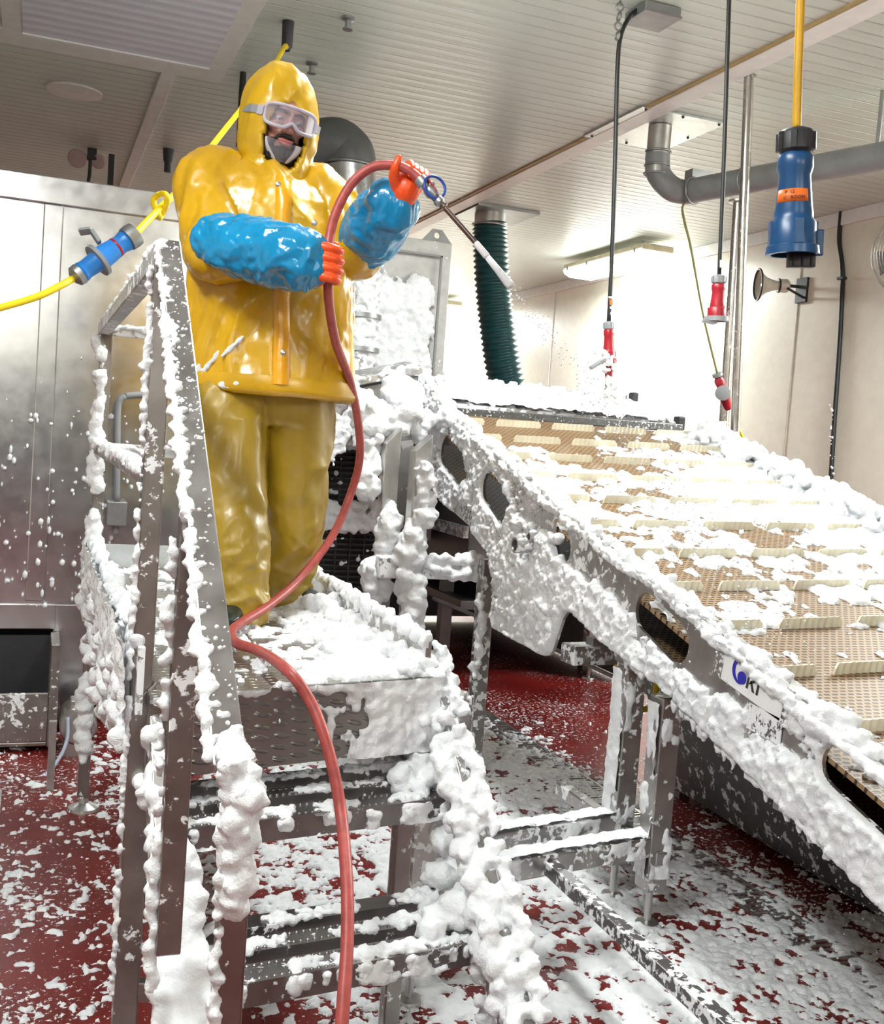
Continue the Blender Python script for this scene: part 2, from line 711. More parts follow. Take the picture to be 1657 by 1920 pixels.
def foam_sheet(name, org, U, V, N, lu, lv, res, cov, thick, parent=None, bumpy=1.0, mat=None, seed=3, smin=0.0):
    """a layer of foam on the plane org + u U + v V; cov(u, v, P) > 0 where foam lies"""
    U, V, N, org = (np.array(x, float) for x in (U, V, N, org))
    nu, nv = int(lu / res) + 1, int(lv / res) + 1
    u, v = np.meshgrid(np.linspace(0, lu, nu), np.linspace(0, lv, nv), indexing='ij')
    P = org + u[..., None] * U + v[..., None] * V
    c = cov(u, v, P)
    h = np.sqrt(np.clip(c, 0, 1)) * thick
    h = h * (0.45 + bumpy * 1.1 * fbm(P / (res * 4.5), 3, seed))
    h = np.where(c < 0, -0.0015, h)
    gu, gv = np.gradient(c, lu / (nu - 1), lv / (nv - 1))
    g2 = gu * gu + gv * gv + 1e-6
    su = np.where(c < 0, np.clip(-c * gu / g2, -1.1 * res, 1.1 * res), 0)
    sv = np.where(c < 0, np.clip(-c * gv / g2, -1.1 * res, 1.1 * res), 0)
    Q = P + N * (h + smin)[..., None] + U * su[..., None] + V * sv[..., None]
    on = c > 0
    idx = np.arange(nu * nv).reshape(nu, nv)
    q = np.stack([idx[:-1, :-1], idx[1:, :-1], idx[1:, 1:], idx[:-1, 1:]], -1)
    keep = (on[:-1, :-1].astype(int) + on[1:, :-1] + on[1:, 1:] + on[:-1, 1:]) >= 1
    q = q[keep]
    used = np.unique(q)
    mp = -np.ones(nu * nv, int)
    mp[used] = np.arange(len(used))
    verts = Q.reshape(-1, 3)[used]
    faces = mp[q]
    if np.dot(np.cross(U, V), N) < 0:
        faces = faces[:, ::-1]
    me = bpy.data.meshes.new(name)
    me.vertices.add(len(verts))
    me.vertices.foreach_set('co', verts.ravel())
    me.loops.add(len(faces) * 4)
    me.polygons.add(len(faces))
    me.polygons.foreach_set('loop_start', np.arange(0, len(faces) * 4, 4))
    me.loops.foreach_set('vertex_index', faces.ravel())
    me.update(calc_edges=True)
    me.validate()
    me.polygons.foreach_set('use_smooth', [True] * len(me.polygons))
    me.materials.append(mat or MF)
    o = bpy.data.objects.new(name, me)
    o['kind'] = 'stuff'
    return link(o, parent)


_ico = bmesh.new()
bmesh.ops.create_icosphere(_ico, subdivisions=2, radius=1.0)
_iv = np.array([v.co[:] for v in _ico.verts])
_if = np.array([[v.index for v in f.verts] for f in _ico.faces])
_ico.free()


def foam_clump(name, pts, parent=None, voxel=0.008, strength=0.012, mat=None, tex=0.03, ref=0):
    """heaped foam: overlapping blobs fused into one lumpy mass"""
    V, F = [], []
    fine = []
    for (x, y, z, r) in pts:
        if r < 0.009:
            fine.append((x, y, z, r))
            continue
        fine.append((x, y, z, r * 0.86))
        for q in range(5):
            e = Vector([random.gauss(0, 1) for _ in range(3)]).normalized() * r * random.uniform(.5, .8)
            fine.append((x + e.x, y + e.y, z + e.z, r * random.uniform(.32, .55)))
    pts = fine
    for k, (x, y, z, r) in enumerate(pts):
        sc = np.array([r * random.uniform(.85, 1.2), r * random.uniform(.85, 1.2), r * random.uniform(.8, 1.1)])
        V.append(_iv * sc + np.array([x, y, z]))
        F.append(_if + k * len(_iv))
    V, F = np.concatenate(V), np.concatenate(F)
    o = raw(name, V, F, mat or MF, parent)
    o['kind'] = 'stuff'
    remesh(o, min(voxel, 0.0085), 2)
    t = bpy.data.textures.new(name, 'CLOUDS')
    t.noise_scale = tex
    t.noise_depth = 3
    d = o.modifiers.new('lumps', 'DISPLACE')
    d.texture = t
    d.texture_coords = 'GLOBAL'
    d.strength = strength
    d.mid_level = 0.5
    return bake(o)


def along(pts, r, step, jit=0.5, keep=1.0, drip=0.0, off=(0, 0, 0), rv=0.5):
    """blobs strewn along a polyline"""
    P = [Vector(p) for p in pts]
    out = []
    for a, b in zip(P, P[1:]):
        L = (b - a).length
        n = max(1, int(L / step))
        for i in range(n):
            p = a.lerp(b, (i + random.random()) / n)
            g = mnoise.noise(p * 4.0)
            if random.random() > keep * (1 + 0.9 * g):
                continue
            rr = r * (1 + rv * (random.random() * 1.2 - 0.5) + 0.35 * g)
            q = p + Vector(off) + Vector([random.uniform(-1, 1) * r * jit for _ in range(3)])
            out.append((q.x, q.y, q.z, rr))
            if random.random() < drip:
                for s in range(1, random.randint(2, 5)):
                    out.append((q.x + random.uniform(-.3, .3) * r, q.y, q.z - s * rr * 0.75, rr * (1 - 0.14 * s)))
    return out


def pip(poly, u, v):
    inside = np.zeros(u.shape, bool)
    n = len(poly)
    for i in range(n):
        x1, y1 = poly[i]
        x2, y2 = poly[(i + 1) % n]
        c = ((y1 > v) != (y2 > v)) & (u < (x2 - x1) * (v - y1) / (y2 - y1 + 1e-12) + x1)
        inside ^= c
    return inside

# ------------------------------------------------------------------ the room
def struct(name, bm, mat, smooth=None, bevel=0.0):
    return tag(obj(name, bm, mat, None, smooth, bevel), kind='structure')


CZ = 4.0
struct('floor', bx(NB(), (-5.1, -5.1, -0.1), (7.0, 19.1, 0.0)), MFLOOR)
struct('ceiling', bx(NB(), (-5.1, -5.1, CZ), (7.0, 19.1, CZ + 0.1)), MCEIL)
struct('wall_right', bx(NB(), (6.93, -5.1, 0.0), (7.05, 19.1, CZ)), MWALL)
struct('wall_back', bx(NB(), (-5.1, 19.0, 0.0), (6.93, 19.1, CZ)), MWALL)
struct('wall_left', bx(NB(), (-5.1, -5.0, 0.0), (-5.0, 19.0, CZ)), MWALL)
struct('wall_front', bx(NB(), (-5.0, -5.1, 0.0), (6.93, -5.0, CZ)), MWALL)
struct('trim_20', bx(NB(), (-5.0, -4.99, 0.0), (6.9, -4.93, 2.3)), plain('dark_reflected_panel', (0.10, 0.10, 0.105), 0.6))  # unseen dark panel, added to darken reflections in the cabinet and posts
struct('trim_1', bx(NB(), (6.90, -5.0, CZ - 0.13), (6.93, 19.0, CZ)), MTRIMW, bevel=0.008)
# seam and cover strips under the ceiling
struct('trim_2', bx(NB(), (3.815, -5.0, CZ - 0.012), (3.85, 19.0, CZ)), MSEAM)
struct('trim_3', bx(NB(), (3.85, -5.0, CZ - 0.02), (4.0, 19.0, CZ)), MTRIMW, bevel=0.004)
struct('trim_4', bx(NB(), (0.98, -5.0, CZ - 0.03), (1.10, 7.47, CZ)), MSTRIP, bevel=0.004)
struct('trim_5', bx(NB(), (0.70, 7.75, CZ - 0.03), (0.80, 19.0, CZ)), MSTRIP, bevel=0.004)
struct('trim_6', bx(NB(), (-0.30, -5.0, CZ - 0.03), (-0.18, 7.47, CZ)), MSTRIP, bevel=0.004)
struct('trim_7', bx(NB(), (-5.0, 7.47, CZ - 0.03), (1.10, 7.75, CZ)), MSTRIP, bevel=0.004)
# wall panel joints
for k, yy in enumerate((3.2, 5.9, 8.72, 11.4, 14.1, 16.8)):
    struct('trim_%d' % (8 + k), bx(NB(), (6.922, yy - 0.006, 0.0), (6.93, yy + 0.006, CZ - 0.13)), MJOINT if k == 2 else MTRIMW)
struct('baseboard_right', bx(NB(), (6.86, -5.0, 0.0), (6.93, 19.0, 0.28)), MGREY, bevel=0.02)

# dropped ceiling panel
p = thing('ceiling_panel', 'bluish grey ribbed panel set into the ceiling above the steel cabinet', 'panel', (0.4, 6.0, CZ))
bm = bx(NB(), (-0.18, 3.0, CZ - 0.035), (0.98, 7.45, CZ - 0.001))
mp_, nt_, b_ = new_mat('bluish_ribbed_panel')
pset(b_, col=(0.52, 0.54, 0.60), rough=0.4)
tc_ = nd(nt_, 'ShaderNodeTexCoord')
wv_ = nd(nt_, 'ShaderNodeTexWave', bands_direction='Y')
wv_.inputs['Scale'].default_value = 2.6
nt_.links.new(tc_.outputs['Object'], wv_.inputs['Vector'])
nt_.links.new(ramp(nt_, wv_.outputs['Fac'], [(0.3, (0.66, 0.68, 0.76)), (0.7, (0.74, 0.76, 0.84))]), b_.inputs['Base Color'])
bump(nt_, b_, wv_.outputs['Fac'], 0.5, 0.02)
obj('panel', bm, mp_, p)
obj('edge_strip', bx(NB(), (-0.18, 7.45, CZ - 0.045), (0.98, 7.49, CZ - 0.03)), MTRIMW, p)

# ------------------------------------------------------------------ lamps
def batten(x, y, label, i):
    t = thing('batten_lamp', label, 'lamp', (x, y, CZ), 'fluorescent battens under the ceiling')
    bm = NB()
    bx(bm, (x - 0.20, y - 0.95, CZ - 0.15), (x + 0.20, y + 0.95, CZ - 0.075))
    obj('housing', bm, MHOUSE, t, bevel=0.02)
    rings = []
    for s, (ww, zz) in enumerate(((0.205, -0.145), (0.21, -0.20), (0.16, -0.245), (0.07, -0.255))):
        L = 0.94 - 0.05 * s
        rings.append([(x - ww, y - L, CZ + zz), (x + ww, y - L, CZ + zz), (x + ww, y + L, CZ + zz), (x - ww, y + L, CZ + zz)])
    obj('diffuser', skin_rings(NB(), rings), MLAMP, t, bevel=0.01)
    for yy in (y - 0.6, y + 0.6):
        obj('hanger', cyl(NB(), (x, yy, CZ - 0.08), (x, yy, CZ), 0.012, n=8), MGREY, t)
    for yy in (y - 0.8, y - 0.3, y + 0.3, y + 0.8):
        for sx in (-1, 1):
            obj('clip', bx(NB(), (x + sx * 0.206 - 0.012, yy - 0.02, CZ - 0.17), (x + sx * 0.206 + 0.012, yy + 0.02, CZ - 0.12)), MGREY, t)


LL = ['lit fluorescent batten lamp above the grey horn speaker', 'lit fluorescent batten lamp half hidden behind the green duct', None]
batten(6.3, 11.3, LL[0], 0)
batten(6.3, 17.6, LL[1], 1)
for k, (lx, ly, lp) in enumerate(LAMPS[2:]):
    batten(lx, ly, 'unseen fluorescent batten lamp added under the ceiling for light', k)

# ------------------------------------------------------------------ stainless cabinet on the left
ov = thing('steel_cabinet', 'large stainless steel process cabinet behind the work platform', 'cabinet', (-0.4, 5.6, 0))
Y0 = 5.6
obj('body', bx(NB(), (-2.6, Y0, 0.60), (1.10, 8.2, 2.70)), MBOX, ov, bevel=0.01)
obj('top_band', bx(NB(), (-2.6, Y0 - 0.02, 2.60), (1.12, Y0 + 0.3, 2.73)), MBOX, ov, bevel=0.006)
obj('post_strip', bx(NB(), (-0.005, Y0 - 0.018, 0.67), (0.085, Y0 + 0.01, 2.60)), MBOX, ov, bevel=0.006)
obj('lower_band', bx(NB(), (-2.6, Y0 - 0.012, 0.53), (0.14, Y0 + 0.01, 0.655)), MBOX, ov, bevel=0.004)
obj('pedestal', bx(NB(), (0.13, Y0 - 0.005, 0.07), (0.335, Y0 + 0.5, 0.655)), MBOX, ov, bevel=0.006)
obj('lower_band', bx(NB(), (0.335, Y0 - 0.01, 0.55), (1.10, Y0 + 0.1, 0.66)), MBOX, ov, bevel=0.004)
obj('plinth', bx(NB(), (-2.5, 7.2, 0.0), (1.05, 8.1, 0.6)), MDARK, ov)
bm = NB()
tube(bm, [at(235, 742, Y0 - 0.06), at(222, 760, Y0 - 0.06), at(220, 830, Y0 - 0.06), at(219, 940, Y0 - 0.06)], 0.016, 10)
tube(bm, [at(235, 742, Y0 - 0.06), at(270, 740, Y0 - 0.06), at(330, 742, Y0 - 0.06)], 0.016, 10)
tube(bm, [at(219, 970, Y0 - 0.04), at(217, 1002, Y0 - 0.04)], 0.014, 8)
obj('conduit', bm, MPVC, ov, True)
c = at(218, 962, Y0 - 0.03)
obj('junction_box', bx(NB(), (c[0] - 0.047, Y0 - 0.08, c[2] - 0.06), (c[0] + 0.047, Y0, c[2] + 0.06)), MGREY, ov, bevel=0.004)
# trough at the far left, its own unit on legs
tr = thing('discharge_trough', 'stainless trough with an open dark mouth below the steel cabinet', 'trough', (-0.3, 5.3, 0))
bm = NB()
bx(bm, (-1.2, 5.28, 0.05), (0.12, 5.30, 0.285))
bx(bm, (-1.2, 5.28, 0.03), (0.12, 5.58, 0.05))
obj('front_panel', bm, MSPL, tr, bevel=0.004)
bm = NB()
bx(bm, (0.12, 5.26, 0.03), (0.16, 5.58, 0.52))
obj('side_panel', bm, MSPL, tr, bevel=0.004)
obj('leg', bx(NB(), (0.115, 4.72, 0.0), (0.145, 4.75, 0.30)), MS, tr)
obj('leg', bx(NB(), (-1.15, 5.30, 0.0), (-1.10, 5.34, 0.05)), MS, tr)
obj('back_panel', bx(NB(), (-1.2, 5.585, 0.05), (0.12, 5.598, 0.5)), MDARK, tr)
# drum motor and its lead
dm = thing('drum_motor', 'small round steel motor on the floor beside the trough', 'motor', (0.26, 5.3, 0.1))
c = at(146, 1355, 5.25)
bm = lathe(NB(), (c[0], 5.16, c[2]), (0, 1, 0), [(0, 0.01), (0, 0.075), (0.012, 0.085), (0.25, 0.085), (0.26, 0.06)], 24)
obj('housing', bm, MS, dm, 40)
obj('terminal_box', bx(NB(), (c[0] - 0.04, 5.2, c[2] + 0.07), (c[0] + 0.04, 5.3, c[2] + 0.12)), MS, dm, bevel=0.006)
obj('foot', bx(NB(), (c[0] - 0.06, 5.2, 0.0), (c[0] + 0.06, 5.4, c[2] - 0.06)), MS, dm)
bm = tube(NB(), [at(127, 1345, 5.14), at(126, 1385, 5.10), at(112, 1420, 5.05), at(85, 1452, 4.95), at(40, 1466, 4.9), at(-30, 1470, 4.85)], 0.009, 8)
tag(obj('air_hose', bm, plain('pale_blue_hose', (0.32, 0.36, 0.45), 0.4), None, True), 'thin pale blue hose curling from the small motor', 'hose')

# ------------------------------------------------------------------ floor drains
def drain(name, x0, x1, y0, y1, label):
    t = thing(name, label, 'drain', ((x0 + x1) / 2, (y0 + y1) / 2, 0))
    bm = NB()
    for xa in (x0, x1 - 0.012):
        bx(bm, (xa, y0, 0.0), (xa + 0.012, y1, 0.008))
    obj('frame', bm, MS, t)
    bm = NB()
    y = y0
    while y < y1:
        bx(bm, (x0 + 0.012, y, 0.001), (x1 - 0.012, y + 0.014, 0.006))
        y += 0.03
    obj('grate', bm, MS, t)


drain('floor_drain', 2.46, 2.62, 2.2, 7.6, 'long slotted floor drain running beneath the conveyor')
drain('floor_drain', -0.36, -0.06, 3.4, 4.75, 'steel drain grate in the floor below the trough')

# ------------------------------------------------------------------ work platform
pf = thing('work_platform', 'foam covered stainless steel work platform with steps and guard rail', 'platform', (0.6, 3.4, 0))
PZ = 1.0
deck = NB()
hexa(deck, [(0.26, 2.36, PZ - 0.03), (0.97, 2.515, PZ - 0.03), (0.97, 4.5, PZ - 0.03), (0.26, 4.5, PZ - 0.03), (0.26, 2.36, PZ), (0.97, 2.515, PZ), (0.97, 4.5, PZ), (0.26, 4.5, PZ)])
obj('deck', deck, MCHECK, pf)
hexa(bm := NB(), [(0.26, 2.355, PZ - 0.185), (0.99, 2.515, PZ - 0.185), (0.99, 2.53, PZ - 0.185), (0.26, 2.37, PZ - 0.185), (0.26, 2.355, PZ + .002), (0.99, 2.515, PZ + .002), (0.99, 2.53, PZ + .002), (0.26, 2.37, PZ + .002)])
obj('apron', bm, MCHECK, pf)
obj('toe_board', bx(NB(), (0.235, 2.40, PZ - 0.05), (0.25, 4.5, PZ + 0.10)), MSH, pf)
obj('toe_board', bx(NB(), (0.965, 2.55, PZ - 0.05), (0.98, 4.5, PZ + 0.085)), MSP, pf)
obj('toe_board', bx(NB(), (0.25, 4.485, PZ - 0.05), (0.965, 4.5, PZ + 0.09)), plain('pale_zinc_sheet', (0.62, 0.64, 0.65), 0.4, 0.6), pf)
# supports
def post(bm, x, y, z0, z1, wd=0.045):
    return bx(bm, (x - wd / 2, y - wd / 2, z0), (x + wd / 2, y + wd / 2, z1))


q0, q1 = at(281, 1560, 2.44), at(270, 1245, 2.44)
leg_x = q1[0]
bm = NB()
hexa(bm, [(leg_x - .027, 2.42, 0.02), (leg_x + .027, 2.42, 0.02), (leg_x + .027, 2.475, 0.02), (leg_x - .027, 2.475, 0.02), (leg_x - .027, 2.42, 0.965), (leg_x + .027, 2.42, 1.02), (leg_x + .027, 2.475, 1.02), (leg_x - .027, 2.475, 0.965)])
obj('leg', bm, MSPL, pf, bevel=0.004)
obj('leg', post(NB(), 0.955, 2.60, 0.02, 0.97), MSPL, pf, bevel=0.004)
obj('leg', post(NB(), 0.955, 4.46, 0.02, 0.97), MSPL, pf, bevel=0.004)
obj('rear_post', post(NB(), 0.25, 4.48, 0.05, 1.94), MSPL, pf, bevel=0.004)
obj('rear_post', post(NB(), 0.95, 4.48, 0.95, 1.94), MSPL, pf, bevel=0.004)
fp = obj('foot', lathe(NB(), (0.255, 4.48, 0.0), (0, 0, 1), [(0, 0.062), (0.012, 0.06), (0.03, 0.02), (0.07, 0.012)], 24), MS, pf, 40)
fx0, fx1 = at(283, 840, 2.45), at(276, 1160, 2.45)
XG = (fx0[0] + fx1[0]) / 2
obj('front_post', post(NB(), XG, 2.45, 0.95, 1.95), MSPL, pf, bevel=0.004)
zt = at(290, 468, 2.45)[2]
bm = NB()
beam(bm, (0.24, 4.48, 1.945), (XG, 2.45, zt - 0.01), 0.045, 0.045, ext=0.02)
obj('top_rail', bm, MSP, pf, bevel=0.004)
bm = NB()
beam(bm, (0.24, 4.48, 1.945), (0.95, 4.48, 1.945), 0.03, 0.045)
obj('top_rail', bm, MSH, pf, bevel=0.004)
obj('mid_rail', beam(NB(), (0.24, 4.48, 1.475), (XG, 2.45, 1.475), 0.04, 0.04), MSP, pf, bevel=0.004)
obj('mid_rail', beam(NB(), (0.24, 4.48, 1.475), (0.95, 4.48, 1.475), 0.03, 0.045), MSH, pf, bevel=0.004)
# stair handrail: flat bar from the top post down to the newel
rt = Vector(at(317, 462, 2.43))
rb = Vector(at(428, 1430, 1.50))
rd = (rb - rt).normalized()
hr = NB()
beam(hr, rt, rb, 0.048, 0.022, up=(0, 0, 1), ext=0.01)
obj('handrail', hr, steel('handrail_steel', (0.50, 0.49, 0.49), 0.3, 0.22, 60), pf, bevel=0.003)
nz = at(450, 1800, 1.5)
XN = (at(452, 1800, 1.5)[0] + rb.x) / 2
obj('newel_post', bx(NB(), (XN - 0.02, 1.478, 0.12), (XN + 0.02, 1.522, rb.z + 0.01)), steel('dark_newel', (0.30, 0.27, 0.26), 0.3, 0.12, 40), pf, bevel=0.003)
m2 = at(330, 1400, 1.86)
tmid = (1.86 - rt.y) / (rb.y - rt.y)
zr = rt.z + (rb.z - rt.z) * tmid
XM = m2[0] + 0.005
obj('mid_post', bx(NB(), (XM - 0.021, 1.84, at(325, 1782, 1.86)[2]), (XM + 0.021, 1.88, zr)), MSPL, pf, bevel=0.003)
# stringers
def stringer(x0, x1, yA, zA, yB, zB, hh):
    d = Vector((0, yB - yA, zB - zA)).normalized()
    n = Vector((0, -d.z, d.y)) * (hh / 2)
    if n.z < 0:
        n = -n
    a, b = Vector((0, yA, zA)), Vector((0, yB, zB))
    bm = NB()
    pts = []
    for x in (x0, x1):
        pts += [(x, (a - n).y, (a - n).z), (x, (b - n).y, (b - n).z), (x, (b + n).y, (b + n).z), (x, (a + n).y, (a + n).z)]
    hexa(bm, pts)
    return bm


obj('stringer', stringer(0.995, 1.03, 2.66, 1.0, 1.62, 0.04, 0.14), MSP, pf, bevel=0.003)
sl0, sl1 = Vector((0.255, 2.42, 0.93)), Vector((0.30, 1.50, 0.10))
obj('stringer', stringer(0.262, 0.29, 2.42, 0.93, 1.46, 0.04, 0.13), MSP, pf, bevel=0.003)
# treads of folded, perforated strip
def tread(yl, yr, z, xr):
    t = NB()
    for off, w_, zz in ((0.0, 0.075, 0.0), (0.10, 0.06, 0.012), (0.185, 0.06, 0.022)):
        hexa(t, [(0.285, yl + off, z - 0.035 + zz), (xr, yr + off, z - 0.035 + zz), (xr, yr + off + w_, z - 0.02 + zz), (0.285, yl + off + w_, z - 0.02 + zz), (0.285, yl + off, z + zz), (xr, yr + off, z + zz), (xr, yr + off + w_, z + zz), (0.285, yl + off + w_, z + zz)])
    hexa(t, [(0.285, yl - .004, z - 0.05), (xr, yr - .004, z - 0.05), (xr, yr + .01, z - 0.05), (0.285, yl + .01, z - 0.05), (0.285, yl - .004, z + .002), (xr, yr - .004, z + .002), (xr, yr + .01, z + .002), (0.285, yl + .01, z + .002)])
    b = t
    n = 44
    for off in (0.008, 0.062, 0.11, 0.15):
        for i in range(n):
            f = (i + .5) / n
            x = 0.29 + (xr - 0.295) * f
            y = yl + (yr - yl) * (x - 0.285) / (xr - 0.285) + off
            zz = z + (0.012 if off > 0.09 else 0)
            lathe(b, (x, y, zz - 0.001), (0, 0, 1), [(0, 0.0058), (0.004, 0.0046), (0.0062, 0.0015)], 8)
    return obj('tread', t, MTREAD, pf)


TR = [(2.27, 2.385, 0.73, 1.0), (2.035, 2.125, 0.49, 1.0), (1.79, 1.86, 0.25, 1.0)]
for q in TR:
    tread(*q)
obj('brace', beam(NB(), (leg_x, 2.45, 0.30), (leg_x + 0.16, 2.37, 0.30), 0.03, 0.045), MSPL, pf, bevel=0.003)
obj('brace', beam(NB(), (leg_x, 2.47, 0.60), (leg_x + 0.05, 2.46, 0.60), 0.03, 0.2), MSPL, pf, bevel=0.003)

# foam on the platform -------------------------------------------------------
def cov_deck(u, v, P):
    n = fbm(P * 14, 4, 11)
    n2 = fbm(P * 50, 3, 21)
    d = 0.35 + 0.20 * sst(0.35, 0.6, u) + 0.08 * sst(0.05, 0.0, v) - 0.12 * sst(0.25, 0.05, u) * sst(0.5, 0.1, v)
    c = (n * 0.6 + n2 * 0.4 - (1 - d) + 0.10) * 5
    yf = 2.36 + (P[..., 0] - 0.26) * 0.218
    return np.where(P[..., 1] < yf, -1, c)


foam_sheet('deck_foam', (0.255, 2.36, PZ), (1, 0, 0), (0, 1, 0), (0, 0, 1), 0.71, 2.12, 0.0065, cov_deck, 0.016, pf)
pts = along([(0.50, 3.45, 1.01), (0.72, 3.42, 1.01), (0.93, 3.45, 1.01)], 0.03, 0.02, 1.0)
pts = []
for k in range(150):
    a = random.random()
    x = 0.78 + 0.17 * random.random()
    y = 2.75 + 0.75 * random.random()
    e = abs(x - 0.95)
    pts.append((x, y, 1.0 + 0.03 * max(0, 1 - e * 7) * random.random(), random.uniform(0.012, 0.03)))
pts += along([(0.84, 3.50, 1.015), (0.93, 3.40, 1.02), (0.95, 3.25, 1.02)], 0.04, 0.02, 0.5)
pts += along([(0.955, 2.53, 1.01), (0.955, 3.3, 1.01)], 0.028, 0.02, 0.7)
pts += along([(0.53, 3.16, 1.015), (0.56, 3.26, 1.02)], 0.035, 0.02, 0.6)
pts += along([(0.515, 3.16, 1.0), (0.52, 3.30, 1.02), (0.60, 3.14, 1.0)], 0.026, 0.012, 0.8)
foam_clump('heaped_foam', pts, pf, 0.0065, 0.010, tex=0.02)
pts = along([(0.972, 2.56, 1.09), (0.972, 4.46, 1.095)], 0.017, 0.011, 0.6, drip=0.16)
foam_clump('toe_board_foam', pts, pf, 0.0065, 0.009, tex=0.02)


def cov_apron(u, v, P):
    n = fbm(P * 13, 4, 31)
    n2 = fbm(P * np.array([46, 46, 30]), 3, 33)
    d = 0.30 + 0.42 * sst(0.30, 0.66, u) + 0.34 * sst(0.155, 0.185, v)
    return (n * 0.6 + n2 * 0.4 - (1 - d)) * 5


A0 = np.array((0.26, 2.352, PZ - 0.185))
AU = np.array((0.73, 0.16, 0))
AL = np.linalg.norm(AU)
AU = AU / AL
foam_sheet('apron_foam', A0, AU, (0, 0, 1), (AU[1], -AU[0], 0), AL, 0.19, 0.005, cov_apron, 0.018, pf)
# treads: heaped ridges
pts = []
for (yl, yr, z, xr) in TR[:2]:
    for off, zz in ((0.03, 0.008), (0.125, 0.02), (0.21, 0.03)):
        for i in range(210):
            f = random.random()
            g = mnoise.noise(Vector((f * 7, off * 30, z * 9)))
            if g < -0.32 + 0.1 * random.random():
                continue
            x = 0.31 + (xr - 0.32) * f
            y = yl + (yr - yl) * f + off + random.uniform(-.022, .022)
            pts.append((x, y, z + zz - 0.006, random.uniform(0.0055, 0.012) * (1 + 0.8 * max(0, g) + 0.9 * max(0, f - 0.7))))
            if off < 0.05 and random.random() < 0.14:
                pts.append((x, yl + (yr - yl) * f - 0.004, z - 0.01, 0.012))
                pts.append((x, yl + (yr - yl) * f - 0.004, z - 0.024, 0.010))
foam_clump('tread_foam', pts, pf, 0.0045, 0.007, tex=0.014)


def cov_tread_front(seed):
    def f(u, v, P):
        n = fbm(P * 24, 4, seed)
        return (n - 0.60 + 0.17 * sst(0.45, 0.7, u)) * 5
    return f


for k, (yl, yr, z, xr) in enumerate(TR[:2]):
    o0 = np.array((0.29, yl - 0.006, z - 0.05))
    uu = np.array((xr - 0.285, yr - yl, 0))
    LL_ = np.linalg.norm(uu)
    uu = uu / LL_
    foam_sheet('tread_front_foam', o0, uu, (0, 0, 1), (uu[1], -uu[0], 0), LL_, 0.052, 0.005, cov_tread_front(50 + k), 0.014, pf)
# stringer foam, right
s0, s1 = Vector((0.985, 2.62, 1.02)), Vector((0.995, 1.60, 0.10))
pts = along([s0, s1], 0.023, 0.006, 1.3, drip=0.06)
pts += along([s0 + Vector((0.045, 0, 0.05)), s1 + Vector((0.045, 0, 0.06))], 0.014, 0.008, 1.0, keep=0.75, drip=0.06, rv=0.8)
for (yl, yr, z, xr) in TR[:2]:
    pts += along([(0.90, yr + 0.05, z + 0.015), (1.0, yr + 0.10, z + 0.03)], 0.030, 0.010, 1.1)
    pts += along([(0.93, yr + 0.2, z + 0.03), (1.0, yr + 0.20, z + 0.10)], 0.030, 0.012, 1.1)
    pts += along([(0.985, yr + 0.02, z), (0.985, yr - 0.04, z - 0.16)], 0.022, 0.012, 0.7)
pts += along([(0.93, 2.55, 1.0), (0.985, 2.50, 0.86)], 0.03, 0.012, 0.9)
foam_clump('stringer_foam', pts, pf, 0.0058, 0.012, tex=0.02)
# stringer foam, left
pts = along([(0.272, 2.36, 0.93), (0.282, 1.9, 0.53), (0.285, 1.5, 0.18)], 0.026, 0.011, 0.7, drip=0.05)
pts += along([(XM - 0.028, 1.86, 1.40), (XM - 0.028, 1.86, 0.60)], 0.012, 0.010, 0.5, keep=0.9)
pts += along([(0.31, 2.1, 0.75), (0.33, 1.75, 0.35)], 0.03, 0.012, 0.6)
foam_clump('stringer_foam', pts, pf, 0.007, 0.012, tex=0.025)
# handrail foam: a ridge along its left edge and a thick patch at the bend
hs = Vector((-0.024, 0, 0.004))
pts = along([rt + hs, rb + hs], 0.0095, 0.007, 0.7, rv=0.5)
pts += along([rt + hs + Vector((.012, 0, .008)), rb + hs + Vector((.012, 0, .008))], 0.008, 0.02, 0.6, keep=0.45)
pts += along([(XN - 0.022, 1.475, rb.z), (XN - 0.022, 1.475, 0.55)], 0.009, 0.007, 0.6)
foam_clump('handrail_foam', pts, pf, 0.0042, 0.006, tex=0.014)
pts = along([rb + Vector((0.002, 0.02, 0.015)), Vector((XN, 1.473, rb.z - 0.02)), Vector((XN, 1.472, rb.z - 0.20))], 0.017, 0.0035, 0.75, rv=0.5)
pts += along([rb + Vector((-0.012, 0.05, 0.05)), rb + Vector((0.012, 0.05, 0.05))], 0.008, 0.004, 0.6)
foam_clump('handrail_foam', pts, pf, 0.0045, 0.010, tex=0.018)
# drops on the handrail
b = NB()
for k in range(130):
    f = random.random()
    c = rt.lerp(rb, f)
    rr = random.choice((0.0012, 0.0018, 0.0025, 0.004))
    ball(b, c + Vector((random.uniform(-.019, .021), -0.004, 0.0115)), (rr, rr * 1.3, rr), 1)
    if k % 13 == 0:
        ball(b, c + Vector((-0.016, -0.004, 0.012)), (0.007, 0.005, 0.004), 2)
obj('foam_drops', b, MF, pf, True)['kind'] = 'stuff'
